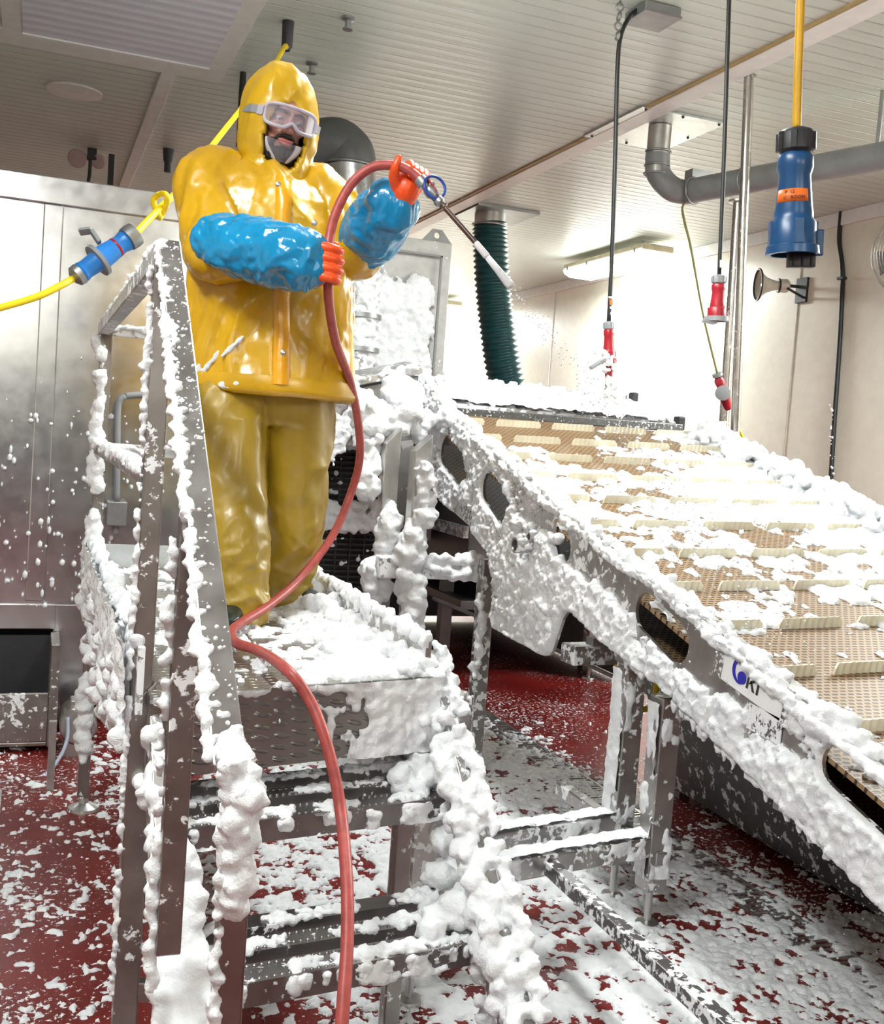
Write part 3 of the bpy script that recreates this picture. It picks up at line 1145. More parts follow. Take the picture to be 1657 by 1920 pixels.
# guard rail foam
pts = along([(0.225, 4.47, 1.89), (0.225, 4.47, 1.84)], 0.02, 0.01)
pts += along([(0.232, 4.455, 1.78), (0.235, 4.455, 1.32)], 0.023, 0.010, 0.6, keep=0.95)
pts += along([(0.232, 4.455, 1.22), (0.235, 4.455, 0.9)], 0.022, 0.010, 0.6)
pts += along([(0.232, 4.455, 0.96), (0.24, 4.455, 0.82)], 0.04, 0.012, 0.9)
pts += along([(0.232, 4.455, 0.72), (0.24, 4.455, 0.66)], 0.026, 0.012, 0.7)
pts += along([(0.24, 4.455, 0.55), (0.24, 4.455, 0.22)], 0.028, 0.012, 0.6)
pts += along([(0.238, 4.46, 1.965), (XG - 0.01, 2.5, zt + 0.01)], 0.013, 0.010, 0.8, keep=0.9)
pts += along([(0.25, 4.46, 1.955), (0.9, 4.46, 1.955)], 0.014, 0.012, 0.6)
pts += along([(0.238, 4.46, 1.49), (XG - 0.005, 2.5, 1.485)], 0.018, 0.011, 0.6)
pts += along([(0.25, 4.46, 1.48), (0.9, 4.46, 1.48)], 0.018, 0.011, 0.6)
foam_clump('guard_rail_foam', pts, pf, 0.0075, 0.011, tex=0.022)
pts = along([(XG - 0.026, 2.435, 1.93), (XG - 0.026, 2.435, 1.02)], 0.009, 0.008, 0.5, keep=0.9)
pts += along([(leg_x - 0.03, 2.43, 1.0), (leg_x - 0.03, 2.43, 0.30)], 0.009, 0.008, 0.5, keep=0.8)
pts += along([(leg_x + 0.01, 2.405, 0.80), (leg_x + 0.035, 2.415, 0.73)], 0.016, 0.006, 0.8)
foam_clump('post_foam', pts, pf, 0.005, 0.008, tex=0.016)


def cov_toe(u, v, P):
    n = fbm(P * 10, 4, 61)
    low = 0.02 + 0.06 * fbm(P * 5, 2, 62)
    return (n * 0.8 + 0.25 - 0.45 + 0.2 * sst(low, low + 0.04, v)) * 4


foam_sheet('toe_board_foam', (0.233, 2.40, PZ - 0.06), (0, 1, 0), (0, 0, 1), (-1, 0, 0), 2.08, 0.17, 0.0075, cov_toe, 0.03, pf)
pts = along([(0.245, 2.42, 1.095), (0.245, 4.46, 1.10)], 0.020, 0.012, 0.7)
foam_clump('toe_board_foam', pts, pf, 0.0075, 0.01, tex=0.022)
# curtain of foam hanging below the deck at the rear corner
pts = []
for k in range(130):
    f = random.random()
    y = 4.42 - 1.9 * f
    zb = 0.92 - 0.16 * math.sin(min(1, f * 1.2) * math.pi) * 1.2 - 0.1 * f
    pts.append((0.225 + random.uniform(-.008, .008), y, random.uniform(zb, 1.02), random.uniform(0.02, 0.038)))
foam_clump('hanging_foam', pts, pf, 0.009, 0.012, tex=0.03)

# ------------------------------------------------------------------ inclined conveyor
cv = thing('inclined_conveyor', 'foam covered inclined belt conveyor with slotted steel sides', 'conveyor', (2.9, 3.6, 0))
XP = 1.985           # plane of the near side plate
SL = 0.262           # slope of the belt


def onp(px, py, x=XP):
    q = atx(px, py, x)
    return (q[1], q[2])


def belt_z(y):
    return 0.262 + SL * y


top_px = [(772, 716), (800, 712), (850, 778), (950, 866), (1100, 990), (1250, 1104), (1450, 1267), (1657, 1432)]
bot_px = [(1657, 1700), (1540, 1585), (1400, 1440), (1240, 1287), (1130, 1200), (1078, 1150), (1066, 1148), (1058, 1160), (1038, 1222), (1032, 1229), (1022, 1230), (932, 1180), (928, 1150), (930, 1085), (922, 1040), (880, 985), (830, 940), (806, 900), (796, 850), (782, 790)]
top = [onp(*q) for q in top_px]
bot = [onp(*q) for q in bot_px]
yE = 1.15
dzt = (top[-2][1] - top[-1][1]) / (top[-2][0] - top[-1][0])
top.append((yE, top[-1][1] - dzt * (top[-1][0] - yE)))
bot.insert(0, (yE, bot[0][1] - 0.30 * (bot[0][0] - yE)))
outline = top + bot


def stadium(pa, pb, wd, x=XP):
    """rounded slot between two photo points, wd across"""
    a, b = Vector((*onp(*pa, x), 0)), Vector((*onp(*pb, x), 0))
    d = (b - a).normalized()
    n = Vector((-d.y, d.x, 0))
    out = []
    for k in range(9):
        t = math.pi / 2 + math.pi * k / 8
        out.append(a + (d * math.cos(t) + n * math.sin(t)) * wd)
    for k in range(9):
        t = -math.pi / 2 + math.pi * k / 8
        out.append(b + (d * math.cos(t) + n * math.sin(t)) * wd)
    return [(v.x, v.y) for v in out]


slots = [stadium((840, 847), (866, 880), 0.084), stadium((920, 914), (946, 952), 0.078), stadium((1052, 990), (1060, 1030), 0.055), stadium((1214, 1148), (1272, 1205), 0.068), stadium((1572, 1438), (1690, 1545), 0.055)]
slots.append([(y, z) for y, z in [(1.62, 0.72), (1.62, 0.64), (1.35, 0.57), (1.35, 0.65)]])
MPLATE = steel('conveyor_side_steel', (0.58, 0.56, 0.55), 0.36, 0.42, 24)
plate2d('side_plate', outline, slots, 0.012, ((XP, 0, 0), (0, 1, 0), (0, 0, 1)), MPLATE, cv)
# folded top flange of the near side
bm = NB()
for a, b in zip(top[1:], top[2:]):
    beam(bm, (XP + 0.02, a[0], a[1]), (XP + 0.02, b[0], b[1]), 0.05, 0.012, up=(0, 0, 1), ext=0.003)
obj('top_flange', bm, MSP, cv, bevel=0.002)
# far side plate
XF = 3.86
fo = [(5.62, belt_z(5.62) + 0.06), (1.15, belt_z(1.15) + 0.06), (1.15, belt_z(1.15) - 0.24), (5.62, belt_z(5.62) - 0.24)]
plate2d('side_plate', fo, [], 0.012, ((XF, 0, 0), (0, 1, 0), (0, 0, 1)), MPLATE, cv)


def slab(bm, x0, x1, y0, y1, zt0, zt1, th):
    return hexa(bm, [(x0, y0, zt0 - th), (x1, y0, zt0 - th), (x1, y1, zt1 - th), (x0, y1, zt1 - th), (x0, y0, zt0), (x1, y0, zt0), (x1, y1, zt1), (x0, y1, zt1)])


def sloped(name, th, dz, mat, y0=1.15, y1=5.72):
    """sheet along the belt, built in its own plane so that the mesh pattern lies in it"""
    L = math.hypot(y1 - y0, SL * (y1 - y0))
    o = obj(name, bx(NB(), (0, 0, -th), (1.84, L, 0)), mat, None)
    o.rotation_euler = (math.atan(SL), 0, 0)
    o.parent = cv
    o.location = Vector((2.0, y0, belt_z(y0) + dz)) - cv.location
    return o


sloped('belt', 0.014, 0.0, MBELT)
rb_ = sloped('return_belt', 0.014, -0.18, MBELT)
fi = 0
for r in range(15):
    y = 1.38 + r * 0.318
    if y > 5.62:
        break
    for c in range(5):
        x = 2.02 + c * 0.362 + (0.03 if r % 2 else 0.0)
        Lx = 0.285
        if x + Lx > 3.84:
            Lx = 3.84 - x
        if Lx < 0.06:
            continue
        ysk = 0.075 * (x - 2.3)
        ya, yb = y + ysk, y + ysk + 0.075 * Lx
        if yb > 5.68:
            continue
        bm = NB()
        n = 20
        pa, pb = [], []
        for i in range(n + 1):
            f = i / n
            xx = x + Lx * f
            yy = ya + (yb - ya) * f + 0.003 * (i % 2)
            zz = belt_z(yy)
            hgt = 0.038 if 0 < i < n else 0.022
            lean = -0.008
            pa.append([bm.verts.new((xx, yy, zz - 0.004)), bm.verts.new((xx, yy + lean, zz + hgt)), bm.verts.new((xx, yy + lean + 0.009, zz + hgt)), bm.verts.new((xx, yy + 0.012, zz - 0.004))])
        for a, b in zip(pa, pa[1:]):
            for j in range(4):
                bm.faces.new((a[j], a[(j + 1) % 4], b[(j + 1) % 4], b[j]))
        bm.faces.new(pa[0][::-1])
        bm.faces.new(pa[-1])
        obj('flight', bm, MCREAM, cv)
# head end: nose bar, cover and shelf
bm = NB()
beam(bm, (2.05, 5.74, belt_z(5.74) + 0.005), (3.80, 5.80, belt_z(5.80) + 0.012), 0.05, 0.05)
obj('nose_bar', bm, steel('dark_knurled_bar', (0.16, 0.16, 0.16), 0.45, 0.35, 60), cv, bevel=0.006)
bm = NB()
hexa(bm, [(2.0, 5.77, 1.79), (3.82, 5.86, 1.80), (3.70, 6.35, 1.93), (2.1, 6.30, 1.93), (2.0, 5.77, 1.82), (3.82, 5.86, 1.83), (3.70, 6.35, 1.96), (2.1, 6.30, 1.96)])
obj('head_cover', bm, MSH, cv, bevel=0.004)
bm = NB()
bx(bm, (3.70, 6.25, 1.93), (3.75, 6.31, 2.02))
obj('bearing_block', bm, MDARK, cv, bevel=0.012)
obj('bearing_block', bx(NB(), (3.80, 5.84, 1.78), (3.86, 5.90, 1.87)), MDARK, cv, bevel=0.012)
# infeed housing on the left of the head end
ih = NB()
hexa(ih, [at(575, 742, 5.65), at(792, 700, 5.45), at(792, 700, 5.45) + np.array((0.1, 0.6, 0.06)), at(575, 742, 5.65) + np.array((0.1, 0.6, 0.06)), at(575, 726, 5.65), at(792, 686, 5.45), at(792, 686, 5.45) + np.array((0.1, 0.6, 0.06)), at(575, 726, 5.65) + np.array((0.1, 0.6, 0.06))])
obj('infeed_lid', ih, MSP, cv, bevel=0.004)
a_, b_2 = at(580, 745, 5.72), at(785, 705, 5.52)
hexa(bm := NB(), [(a_[0], a_[1], 1.50), (b_2[0], b_2[1], 1.60), (b_2[0] + .1, b_2[1] + .5, 1.60), (a_[0] + .1, a_[1] + .5, 1.5), a_, b_2, b_2 + np.array((.1, .5, .04)), a_ + np.array((.1, .5, .04))])
obj('infeed_housing', bm, MGREY, cv, bevel=0.004)
# uprights and the cross beam between them
def upright(pxt, pyt, y, wd):
    t = at(pxt, pyt, y)
    bm = NB()
    x0, x1, y0_, y1_ = t[0] - wd / 2, t[0] + wd / 2, y - wd / 2, y + wd / 2
    z = t[2]
    hexa(bm, [(x0, y0_, 0.02), (x1, y0_, 0.02), (x1, y1_, 0.02), (x0, y1_, 0.02), (x0, y0_, z - 0.06), (x1, y0_, z + 0.02), (x1, y1_, z + 0.02), (x0, y1_, z - 0.06)])
    return t, obj('upright', bm, MS, cv, bevel=0.004)


MUP = steel('upright_steel', (0.52, 0.51, 0.50), 0.36, 0.25, 30)
T1, o_ = upright(735, 808, 4.86, 0.075)
o_.data.materials[0] = MUP
T2, o_ = upright(791, 822, 4.70, 0.082)
o_.data.materials[0] = MUP
obj('cross_beam', beam(NB(), (at(686, 1052, 4.9)[0], 4.72, 1.0), (2.05, 4.72, 1.0), 0.07, 0.10), MSH, cv, bevel=0.006)


def tubeleg(x, y, z1, wd, foot=0.10):
    o = obj('leg', post(NB(), x, y, foot, z1, wd), MSP, cv, bevel=0.006)
    b = NB()
    cyl(b, (x, y, 0.012), (x, y, foot + 0.01), wd * 0.16, n=10)
    lathe(b, (x, y, 0.0), (0, 0, 1), [(0, wd * 0.55), (0.012, wd * 0.5), (0.02, wd * 0.2)], 16)
    obj('foot', b, MS, o, 40)
    return o


tubeleg(2.035, 3.05, 0.80, 0.080, 0.13)
tubeleg(2.035, 3.285, 0.86, 0.080, 0.13)
tubeleg(2.035, 4.64, 1.06, 0.070, 0.09)
tubeleg(1.15, 3.10, 0.80, 0.075)
tubeleg(1.07, 2.76, 0.80, 0.075)
tubeleg(1.30, 3.12, 0.80, 0.075)
tubeleg(3.80, 3.3, 0.95, 0.08)
tubeleg(3.75, 6.62, 1.7, 0.09)
bm = NB()
obj('low_bar', beam(NB(), (2.02, 3.05, 0.288), (1.05, 2.88, 0.288), 0.07, 0.07), MSP, cv, bevel=0.006)
obj('low_bar', beam(NB(), (2.02, 3.28, 0.282), (1.15, 3.12, 0.282), 0.07, 0.07), MSP, cv, bevel=0.006)
obj('low_bar', beam(NB(), (2.04, 3.0, 0.25), (2.04, 3.75, 0.25), 0.05, 0.05), MSP, cv, bevel=0.006)
obj('low_bar', beam(NB(), (1.585, 3.0, 0.285), (1.615, 1.5, 0.24), 0.045, 0.045), steel('dark_wet_bar', (0.20, 0.19, 0.19), 0.4, 0.7, 40), cv, bevel=0.004)
obj('top_bar', beam(NB(), (1.07, 2.76, 0.78), (1.30, 3.12, 0.78), 0.07, 0.07), MSP, cv, bevel=0.006)
# under the belt: cross members seen through the notch
obj('cross_member', beam(NB(), (XP + 0.02, 3.72, 0.80), (3.84, 3.86, 0.80), 0.10, 0.075), MSP, cv, bevel=0.004)
obj('cross_member', beam(NB(), (XP + 0.02, 3.55, 0.885), (3.84, 3.69, 0.885), 0.05, 0.03), MGREY, cv)
obj('cross_member', beam(NB(), (XP + 0.02, 2.4, 0.66), (3.84, 2.5, 0.66), 0.06, 0.06), MSP, cv, bevel=0.004)
# pipe stubs and hub on the bracket
def stub(px, py, rO, ln):
    c = atx(px, py, XP - ln)
    b = lathe(NB(), (XP - 0.004, c[1], c[2]), (-1, 0, 0), [(0, rO), (ln, rO), (ln, rO * 0.74), (0.01, rO * 0.74)], 22, cap=False)
    return obj('pipe_stub', b, MSP, cv, 40)


stub(966, 1022, 0.034, 0.10)
stub(992, 1008, 0.022, 0.05)
hb = atx(935, 1135, XP - 0.02)
bm = NB()
torus(bm, (XP - 0.02, hb[1], hb[2]), (1, 0, 0), 0.045, 0.014, 24, 8)
lathe(bm, (XP - 0.005, hb[1], hb[2]), (-1, 0, 0), [(0, 0.035), (0.03, 0.03), (0.035, 0.01)], 18)
obj('bearing_hub', bm, MSH, cv, True)
hb2 = atx(798, 765, XP - 0.02)
bm = lathe(NB(), (XP - 0.005, hb2[1], hb2[2]), (-1, 0, 0), [(0, 0.045), (0.03, 0.045), (0.035, 0.02)], 18)
obj('bearing_hub', bm, MDARK, cv, 40)
# signs on the side plate
def plane_frame(pa, pb):
    a, b = Vector(atx(*pa, XP - 0.009)), Vector(atx(*pb, XP - 0.009))
    U = (b - a).normalized()
    V = Vector((-1, 0, 0)).cross(U)
    if V.z < 0:
        V = -V
    return a, U, V, (b - a).length


def card(name, pa, pb, h, mat, th=0.003):
    a, U, V, L = plane_frame(pa, pb)
    N = Vector((-1, 0, 0))
    b = NB()
    hexa(b, [a, a + U * L, a + U * L + V * h, a + V * h, a + N * th, a + U * L + N * th, a + U * L + V * h + N * th, a + V * h + N * th])
    return obj(name, b, mat, cv), (a + N * (th + 0.0008), U, V)


sg, (so, sU, sV) = card('maker_sign', (1352, 1272), (1462, 1352), 0.115, MLABEL)
# logo: a blue crescent with an inner comma, then the black letters K I
def flat_poly(b, o0, U, V, pts, th=0.0012):
    N = Vector((-1, 0, 0))
    lo = [b.verts.new(o0 + U * x + V * y) for x, y in pts]
    hi = [b.verts.new(o0 + U * x + V * y + N * th) for x, y in pts]
    n = len(pts)
    for i in range(n):
        b.faces.new((lo[i], lo[(i + 1) % n], hi[(i + 1) % n], hi[i]))
    b.faces.new(hi)
    b.faces.new(lo[::-1])


b = NB()
cxl, cyl_ = 0.085, 0.062
pts = []
for k in range(21):
    t = math.radians(65 + 225 * k / 20)
    pts.append((cxl + 0.040 * math.cos(t), cyl_ + 0.040 * math.sin(t)))
for k in range(20, -1, -1):
    t = math.radians(65 + 225 * k / 20)
    wq = 0.013 * math.sin(math.pi * k / 20) ** 0.6
    pts.append((cxl + (0.040 - wq - 0.001) * math.cos(t), cyl_ + (0.040 - wq - 0.001) * math.sin(t)))
flat_poly(b, so, sU, sV, pts)
pts = []
for k in range(17):
    t = 2 * math.pi * k / 17
    pts.append((cxl + 0.012 + 0.021 * math.cos(t), cyl_ - 0.017 + 0.019 * math.sin(t)))
flat_poly(b, so, sU, sV, pts)
obj('logo', b, MLOGO, sg)
b = NB()
lx, ly, lh = 0.122, 0.026, 0.034
flat_poly(b, so, sU, sV, [(lx, ly), (lx + .009, ly), (lx + .009, ly + lh), (lx, ly + lh)])
flat_poly(b, so, sU, sV, [(lx + .009, ly + .018), (lx + .028, ly + lh), (lx + .039, ly + lh), (lx + .014, ly + .016)])
flat_poly(b, so, sU, sV, [(lx + .014, ly + .026), (lx + .030, ly), (lx + .041, ly), (lx + .020, ly + .031)])
flat_poly(b, so, sU, sV, [(lx + .048, ly), (lx + .057, ly), (lx + .057, ly + lh), (lx + .048, ly + lh)])
obj('letters', b, MINK, sg)
card('rating_plate', (1400, 1364), (1462, 1398), 0.075, MTAG)
card('rating_plate', (862, 962), (888, 992), 0.085, MTAG)

# ---- foam on the conveyor -----------------------------------------------------------------------
ys = np.array([q[0] for q in top])
zs = np.array([q[1] for q in top])
o_s = np.argsort(ys)


def cov_side(u, v, P):
    y, z = P[..., 1], P[..., 2]
    ins = pip(outline, y, z)
    for h in slots:
        ins &= ~pip(h, y, z)
    d = np.interp(y, ys[o_s], zs[o_s]) - z          # depth below the top edge
    n = fbm(P * 11, 5, 71)
    n2 = fbm(P * 3.5, 3, 72)
    n3 = fbm(P * 60, 3, 73)
    c = 0.70 + 0 * d
    # bare strip below the top edge along the lower half
    bare = sst(0.03, 0.06, d) * (1 - sst(0.12, 0.19, d + 0.10 * (n2 - .5))) * sst(4.35, 3.7, y) * sst(2.05, 2.55, y)
    c = c - 0.62 * bare
    # bare around the fourth slot and the name sign
    sy, sz = onp(1245, 1180)
    c = c - 0.42 * np.exp(-(((y - sy) / 0.22) ** 2 + ((z - sz + 0.0) / 0.14) ** 2))
    gy, gz = onp(1395, 1278)
    c = c - 0.65 * np.exp(-(((y - gy) / 0.060) ** 2 + ((z - gz) / 0.045) ** 2))
    ty, tz = onp(1432, 1368)
    c = c - 0.36 * np.exp(-(((y - ty) / 0.07) ** 2 + ((z - tz) / 0.05) ** 2))
    c = c - 0.10 * sst(4.3, 5.0, y) - 0.35 * np.exp(-(((y - 4.15) / 0.12) ** 2 + ((d - 0.18) / 0.10) ** 2))
    uy, uz = onp(872, 975)
    c = c - 0.4 * np.exp(-(((y - uy) / 0.1) ** 2 + ((z - uz) / 0.06) ** 2))
    c = c + 0.12 * sst(2.5, 1.9, y)
    r = (c + (n - 0.5) * 1.1 + (n3 - .5) * 0.5 - 0.40) * 3
    sd = np.full(y.shape, 9.0)
    for poly in [outline] + slots:
        for i in range(len(poly)):
            ax_, az_ = poly[i]
            bx_, bz_ = poly[(i + 1) % len(poly)]
            ll = (bx_ - ax_) ** 2 + (bz_ - az_) ** 2 + 1e-12
            t = np.clip(((y - ax_) * (bx_ - ax_) + (z - az_) * (bz_ - az_)) / ll, 0, 1)
            sd = np.minimum(sd, np.hypot(y - ax_ - t * (bx_ - ax_), z - az_ - t * (bz_ - az_)))
    sd = np.where(ins, sd, -sd)
    return np.minimum(r, (sd - 0.001) / 0.012)


foam_sheet('side_plate_foam', (XP - 0.006, 1.15, 0.2), (0, 1, 0), (0, 0, 1), (-1, 0, 0), 4.75, 1.85, 0.006, cov_side, 0.024, cv, 1.3)
# ridge along the top flange
pl = [Vector((XP + 0.02, a, b)) for a, b in top[1:]]
pts = along(pl, 0.022, 0.013, 0.8, rv=0.5)
pts += along([p + Vector((-0.02, 0, 0.0)) for p in pl], 0.016, 0.012, 0.8, drip=0.12, keep=0.8)
foam_clump('top_flange_foam', pts, cv, 0.0065, 0.010, tex=0.018)
# heaped foam on the bracket, the head corner and the drips below
pts = []
for k in range(170):
    px, py = random.uniform(928, 1050), random.uniform(1000, 1190)
    c = atx(px, py, XP - 0.01)
    if pip(outline, np.array([c[1]]), np.array([c[2]]))[0] and mnoise.noise(Vector((px * .03, py * .02, 3))) > -0.15:
        pts.append((XP - 0.012, c[1], c[2], random.uniform(0.016, 0.036)))
for k in range(150):
    px, py = random.uniform(765, 850), random.uniform(715, 800)
    c = atx(px, py, XP - 0.01)
    if py > 705 + (px - 765) * 0.85 and py < 770 + (px - 765) * 0.6:
        pts.append((XP - 0.015, c[1], c[2], random.uniform(0.02, 0.045)))
for k in range(60):
    f = random.random()
    q = Vector(atx(1657 - 560 * f, 1700 - 530 * f, XP - 0.01))
    for s in range(random.randint(1, 3)):
        pts.append((XP - 0.008, q.y, q.z + 0.012 - s * 0.013, 0.014 - 0.003 * s))
foam_clump('heaped_foam', pts, cv, 0.007, 0.012, tex=0.022)
# uprights
pts = along([(T1[0] + 0.015, 4.81, 1.26), (T1[0] - 0.01, 4.80, 0.85)], 0.042, 0.009, 0.6)
pts += along([(T1[0] - 0.06, 4.80, 1.02), (T1[0] - 0.12, 4.75, 0.92)], 0.036, 0.012, 0.9)
pts += along([(T1[0] - 0.04, 4.80, 0.92), (T1[0] - 0.05, 4.80, 0.76)], 0.038, 0.012, 0.6)
pts += along([(T2[0] + 0.01, 4.655, 1.50), (T2[0] + 0.02, 4.655, 1.22)], 0.034, 0.008, 0.8)
pts += along([(T2[0] - 0.03, 4.65, 1.18), (T2[0] - 0.0, 4.64, 0.55)], 0.05, 0.008, 0.6)
pts += along([(T2[0] - 0.05, 4.65, 1.0), (T2[0] - 0.02, 4.63, 0.92)], 0.045, 0.012, 0.9)
pts += along([(T1[0] - 0.085, 4.9, 1.58), (T1[0] - 0.10, 4.88, 1.32)], 0.034, 0.008, 1.0)
pts += along([(T1[0] - 0.1, 5.3, 1.80), (T1[0] - 0.03, 5.0, 1.68), (T2[0] + 0.1, 4.95, 1.70)], 0.042, 0.010, 1.2)
pts += along([(T2[0] + 0.05, 5.25, 1.86), (T2[0] + 0.15, 5.1, 1.66)], 0.045, 0.010, 1.3)
foam_clump('upright_foam', pts, cv, 0.0085, 0.018, tex=0.035)
pts = along([(T2[0] + 0.06, 4.69, 1.045), (2.02, 4.69, 1.045)], 0.026, 0.014, 0.8)
pts += along([(T2[0] + 0.06, 4.68, 1.0), (2.02, 4.68, 0.98)], 0.03, 0.016, 0.7)
pts += along([(2.0, 4.60, 0.9), (2.005, 4.60, 0.35)], 0.020, 0.014, 0.8, keep=0.7)
foam_clump('cross_beam_foam', pts, cv, 0.009, 0.014, tex=0.03)
# infeed housing drips
pts = []
for k in range(60):
    f = random.random()
    q = a_ * (1 - f) + b_2 * f
    top_z = q[2] - 0.10 - 0.12 * random.random()
    for s in range(random.randint(3, 8)):
        pts.append((q[0] + random.uniform(-.01, .01), q[1] - 0.02, top_z - s * 0.028, 0.026 - 0.002 * s))
foam_clump('infeed_foam', pts, cv, 0.0085, 0.018, tex=0.035)
pts = along([at(580, 726, 5.66), at(780, 690, 5.46)], 0.022, 0.02, 0.6, keep=0.8)
foam_clump('infeed_foam', pts, cv, 0.009, 0.012, tex=0.03)


# foam drifts on the belt, the head cover and the far side
def cov_belt(u, v, P):
    n = fbm(P * np.array([2.6, 3.6, 2.6]), 4, 91)
    n3 = fbm(P * 19, 4, 93)
    x, y = P[..., 0], P[..., 1]
    d = 0.36 + 0.26 * sst(2.5, 3.5, x) - 0.26 * sst(0.35, 0.0, np.abs(y - 5.35)) - 0.16 * sst(3.1, 2.4, y) + 0.22 * sst(3.5, 3.8, x) + 0.12 * sst(3.6, 4.2, y) * sst(5.0, 4.6, y)
    t = 0.5 + (0.5 - d) * 0.5
    return (n * 0.45 + n3 * 0.55 - t) * 6


bd = np.array((0, 1, SL)) / math.hypot(1, SL)
foam_sheet('belt_foam', (2.0, 1.2, belt_z(1.2) + 0.002), (1, 0, 0), bd, np.cross((1, 0, 0), bd), 1.85, 4.6, 0.0085, cov_belt, 0.022, cv, 1.0)
pts = along([(XF - 0.02, 5.6, belt_z(5.6) + 0.06), (XF, 1.2, belt_z(1.2) + 0.05)], 0.036, 0.009, 1.1)
pts += along([(XF - 0.12, 5.5, belt_z(5.5) + 0.02), (XF - 0.10, 2.5, belt_z(2.5) + 0.02)], 0.03, 0.014, 2.0)
foam_clump('far_side_foam', pts, cv, 0.0085, 0.02, tex=0.04)
pts = []
for k in range(420):
    x, f = random.uniform(2.05, 3.78), random.random()
    yy = 5.80 + 0.52 * f + 0.05 * (x - 2) / 1.8 * (1 - f)
    pts.append((x, yy, 1.82 + 0.135 * f + random.uniform(0, 0.008), random.uniform(0.012, 0.024)))
pts += along([(2.1, 6.3, 1.985), (3.72, 6.33, 1.975)], 0.024, 0.010, 0.9)
foam_clump('head_cover_foam', pts, cv, 0.008, 0.014, tex=0.035)
hu, hv = np.array((1.0, 0.0, 0.0)), np.array((0, 0.53, 0.135)) / math.hypot(.53, .135)
foam_sheet('head_cover_foam', (2.02, 5.79, 1.825), hu, hv, np.cross(hu, hv), 1.72, 0.53, 0.009, lambda u, v, P: (fbm(P * 14, 4, 171) - 0.30) * 5, 0.022, cv)
# legs: runs of foam, left faces
def cov_leg(seed, d=0.0):
    def f(u, v, P):
        return (fbm(P * np.array([16, 16, 9]), 4, seed) - 0.56 + d) * 6
    return f


for k, (lx, ly, z1) in enumerate(((2.035, 3.05, 0.80), (2.035, 3.285, 0.86))):
    foam_sheet('leg_foam', (lx - 0.041, ly - 0.04, 0.18), (0, 1, 0), (0, 0, 1), (-1, 0, 0), 0.08, z1 - 0.2, 0.006, cov_leg(100 + k, 0.05), 0.012, cv)
    foam_sheet('leg_foam', (lx - 0.04, ly - 0.041, 0.18), (1, 0, 0), (0, 0, 1), (0, -1, 0), 0.08, z1 - 0.2, 0.006, cov_leg(110 + k, -0.02), 0.012, cv)


def cov_bar(seed, d):
    def f(u, v, P):
        return (fbm(P * 20, 4, seed) - 0.5 + d) * 5
    return f


for k, (p0, p1) in enumerate((((1.05, 2.88, 0.325), (2.0, 3.05, 0.325)), ((1.15, 3.12, 0.319), (2.0, 3.275, 0.319)))):
    a, b = np.array(p0), np.array(p1)
    L = np.linalg.norm(b - a)
    U = (b - a) / L
    V = np.array((-U[1], U[0], 0))
    foam_sheet('low_bar_foam', a - V * 0.034, U, V, (0, 0, 1), L, 0.068, 0.006, cov_bar(120 + k, 0.2), 0.012, cv)
    foam_sheet('low_bar_foam', a - V * 0.036 - np.array((0, 0, 0.066)), U, (0, 0, 1), -V, L, 0.066, 0.006, cov_bar(130 + k, -0.03), 0.012, cv)

# ------------------------------------------------------------------ transfer machine beyond the conveyor head
tm = thing('transfer_machine', 'dark steel machine on legs standing in shade behind the conveyor head', 'machine', (2.9, 7.6, 0))
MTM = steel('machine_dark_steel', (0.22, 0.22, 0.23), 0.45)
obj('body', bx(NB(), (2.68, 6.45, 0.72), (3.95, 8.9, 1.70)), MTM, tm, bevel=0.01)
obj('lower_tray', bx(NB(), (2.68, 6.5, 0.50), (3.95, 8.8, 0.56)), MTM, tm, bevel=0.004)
obj('side_light_block', bx(NB(), (3.93, 6.45, 0.04), (3.95, 8.9, 0.74)), MTM, tm)  # added panel that keeps side light off the floor under the machine
obj('back_light_block', bx(NB(), (2.68, 8.88, 0.04), (3.93, 8.9, 0.74)), MTM, tm)  # added to close the back so the floor below stays dark
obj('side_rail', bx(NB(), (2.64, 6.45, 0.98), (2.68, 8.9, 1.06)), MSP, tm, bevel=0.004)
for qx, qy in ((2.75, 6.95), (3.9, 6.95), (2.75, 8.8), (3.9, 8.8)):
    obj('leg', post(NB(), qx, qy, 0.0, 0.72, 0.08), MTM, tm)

# ------------------------------------------------------------------ catch tank, hose, conduit below
ct = thing('catch_tank', 'dark grey steel catch tank spattered with foam under the conveyor', 'tank', (3.2, 3.4, 0))
bm = NB()
hexa(bm, [(2.88, 2.75, 0.03), (3.6, 2.75, 0.03), (3.6, 4.33, 0.03), (2.93, 4.33, 0.03), (2.72, 2.75, 0.62), (3.65, 2.75, 0.62), (3.65, 4.33, 0.62), (2.72, 4.33, 0.62)])
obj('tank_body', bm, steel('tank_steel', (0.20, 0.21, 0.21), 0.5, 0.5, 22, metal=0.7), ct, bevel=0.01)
bm = NB()
for yy in (2.82, 4.2):
    bx(bm, (2.92, yy, 0.0), (2.98, yy + 0.06, 0.03))
    bx(bm, (3.5, yy, 0.0), (3.56, yy + 0.06, 0.03))
obj('foot', bm, MS, ct)
bm = tube(NB(), [at(1150, 1200, 4.05), at(1156, 1235, 4.05), at(1160, 1285, 4.05), at(1172, 1318, 4.02), at(1195, 1330, 4.0), at(1222, 1322, 4.02), at(1232, 1280, 4.06)], 0.014, 10)
tag(obj('washdown_hose', bm, MYCAB, None, True), 'yellow hose looping down behind the conveyor legs', 'hose')
bm = tube(NB(), [at(812, 1122, 6.2), at(1000, 1200, 5.4), at(1180, 1283, 4.75), at(1230, 1306, 4.6)], 0.012, 8)
tag(obj('conduit_rod', bm, MPVC, None, True), 'thin grey conduit rod slanting through the dark space under the conveyor', 'conduit')

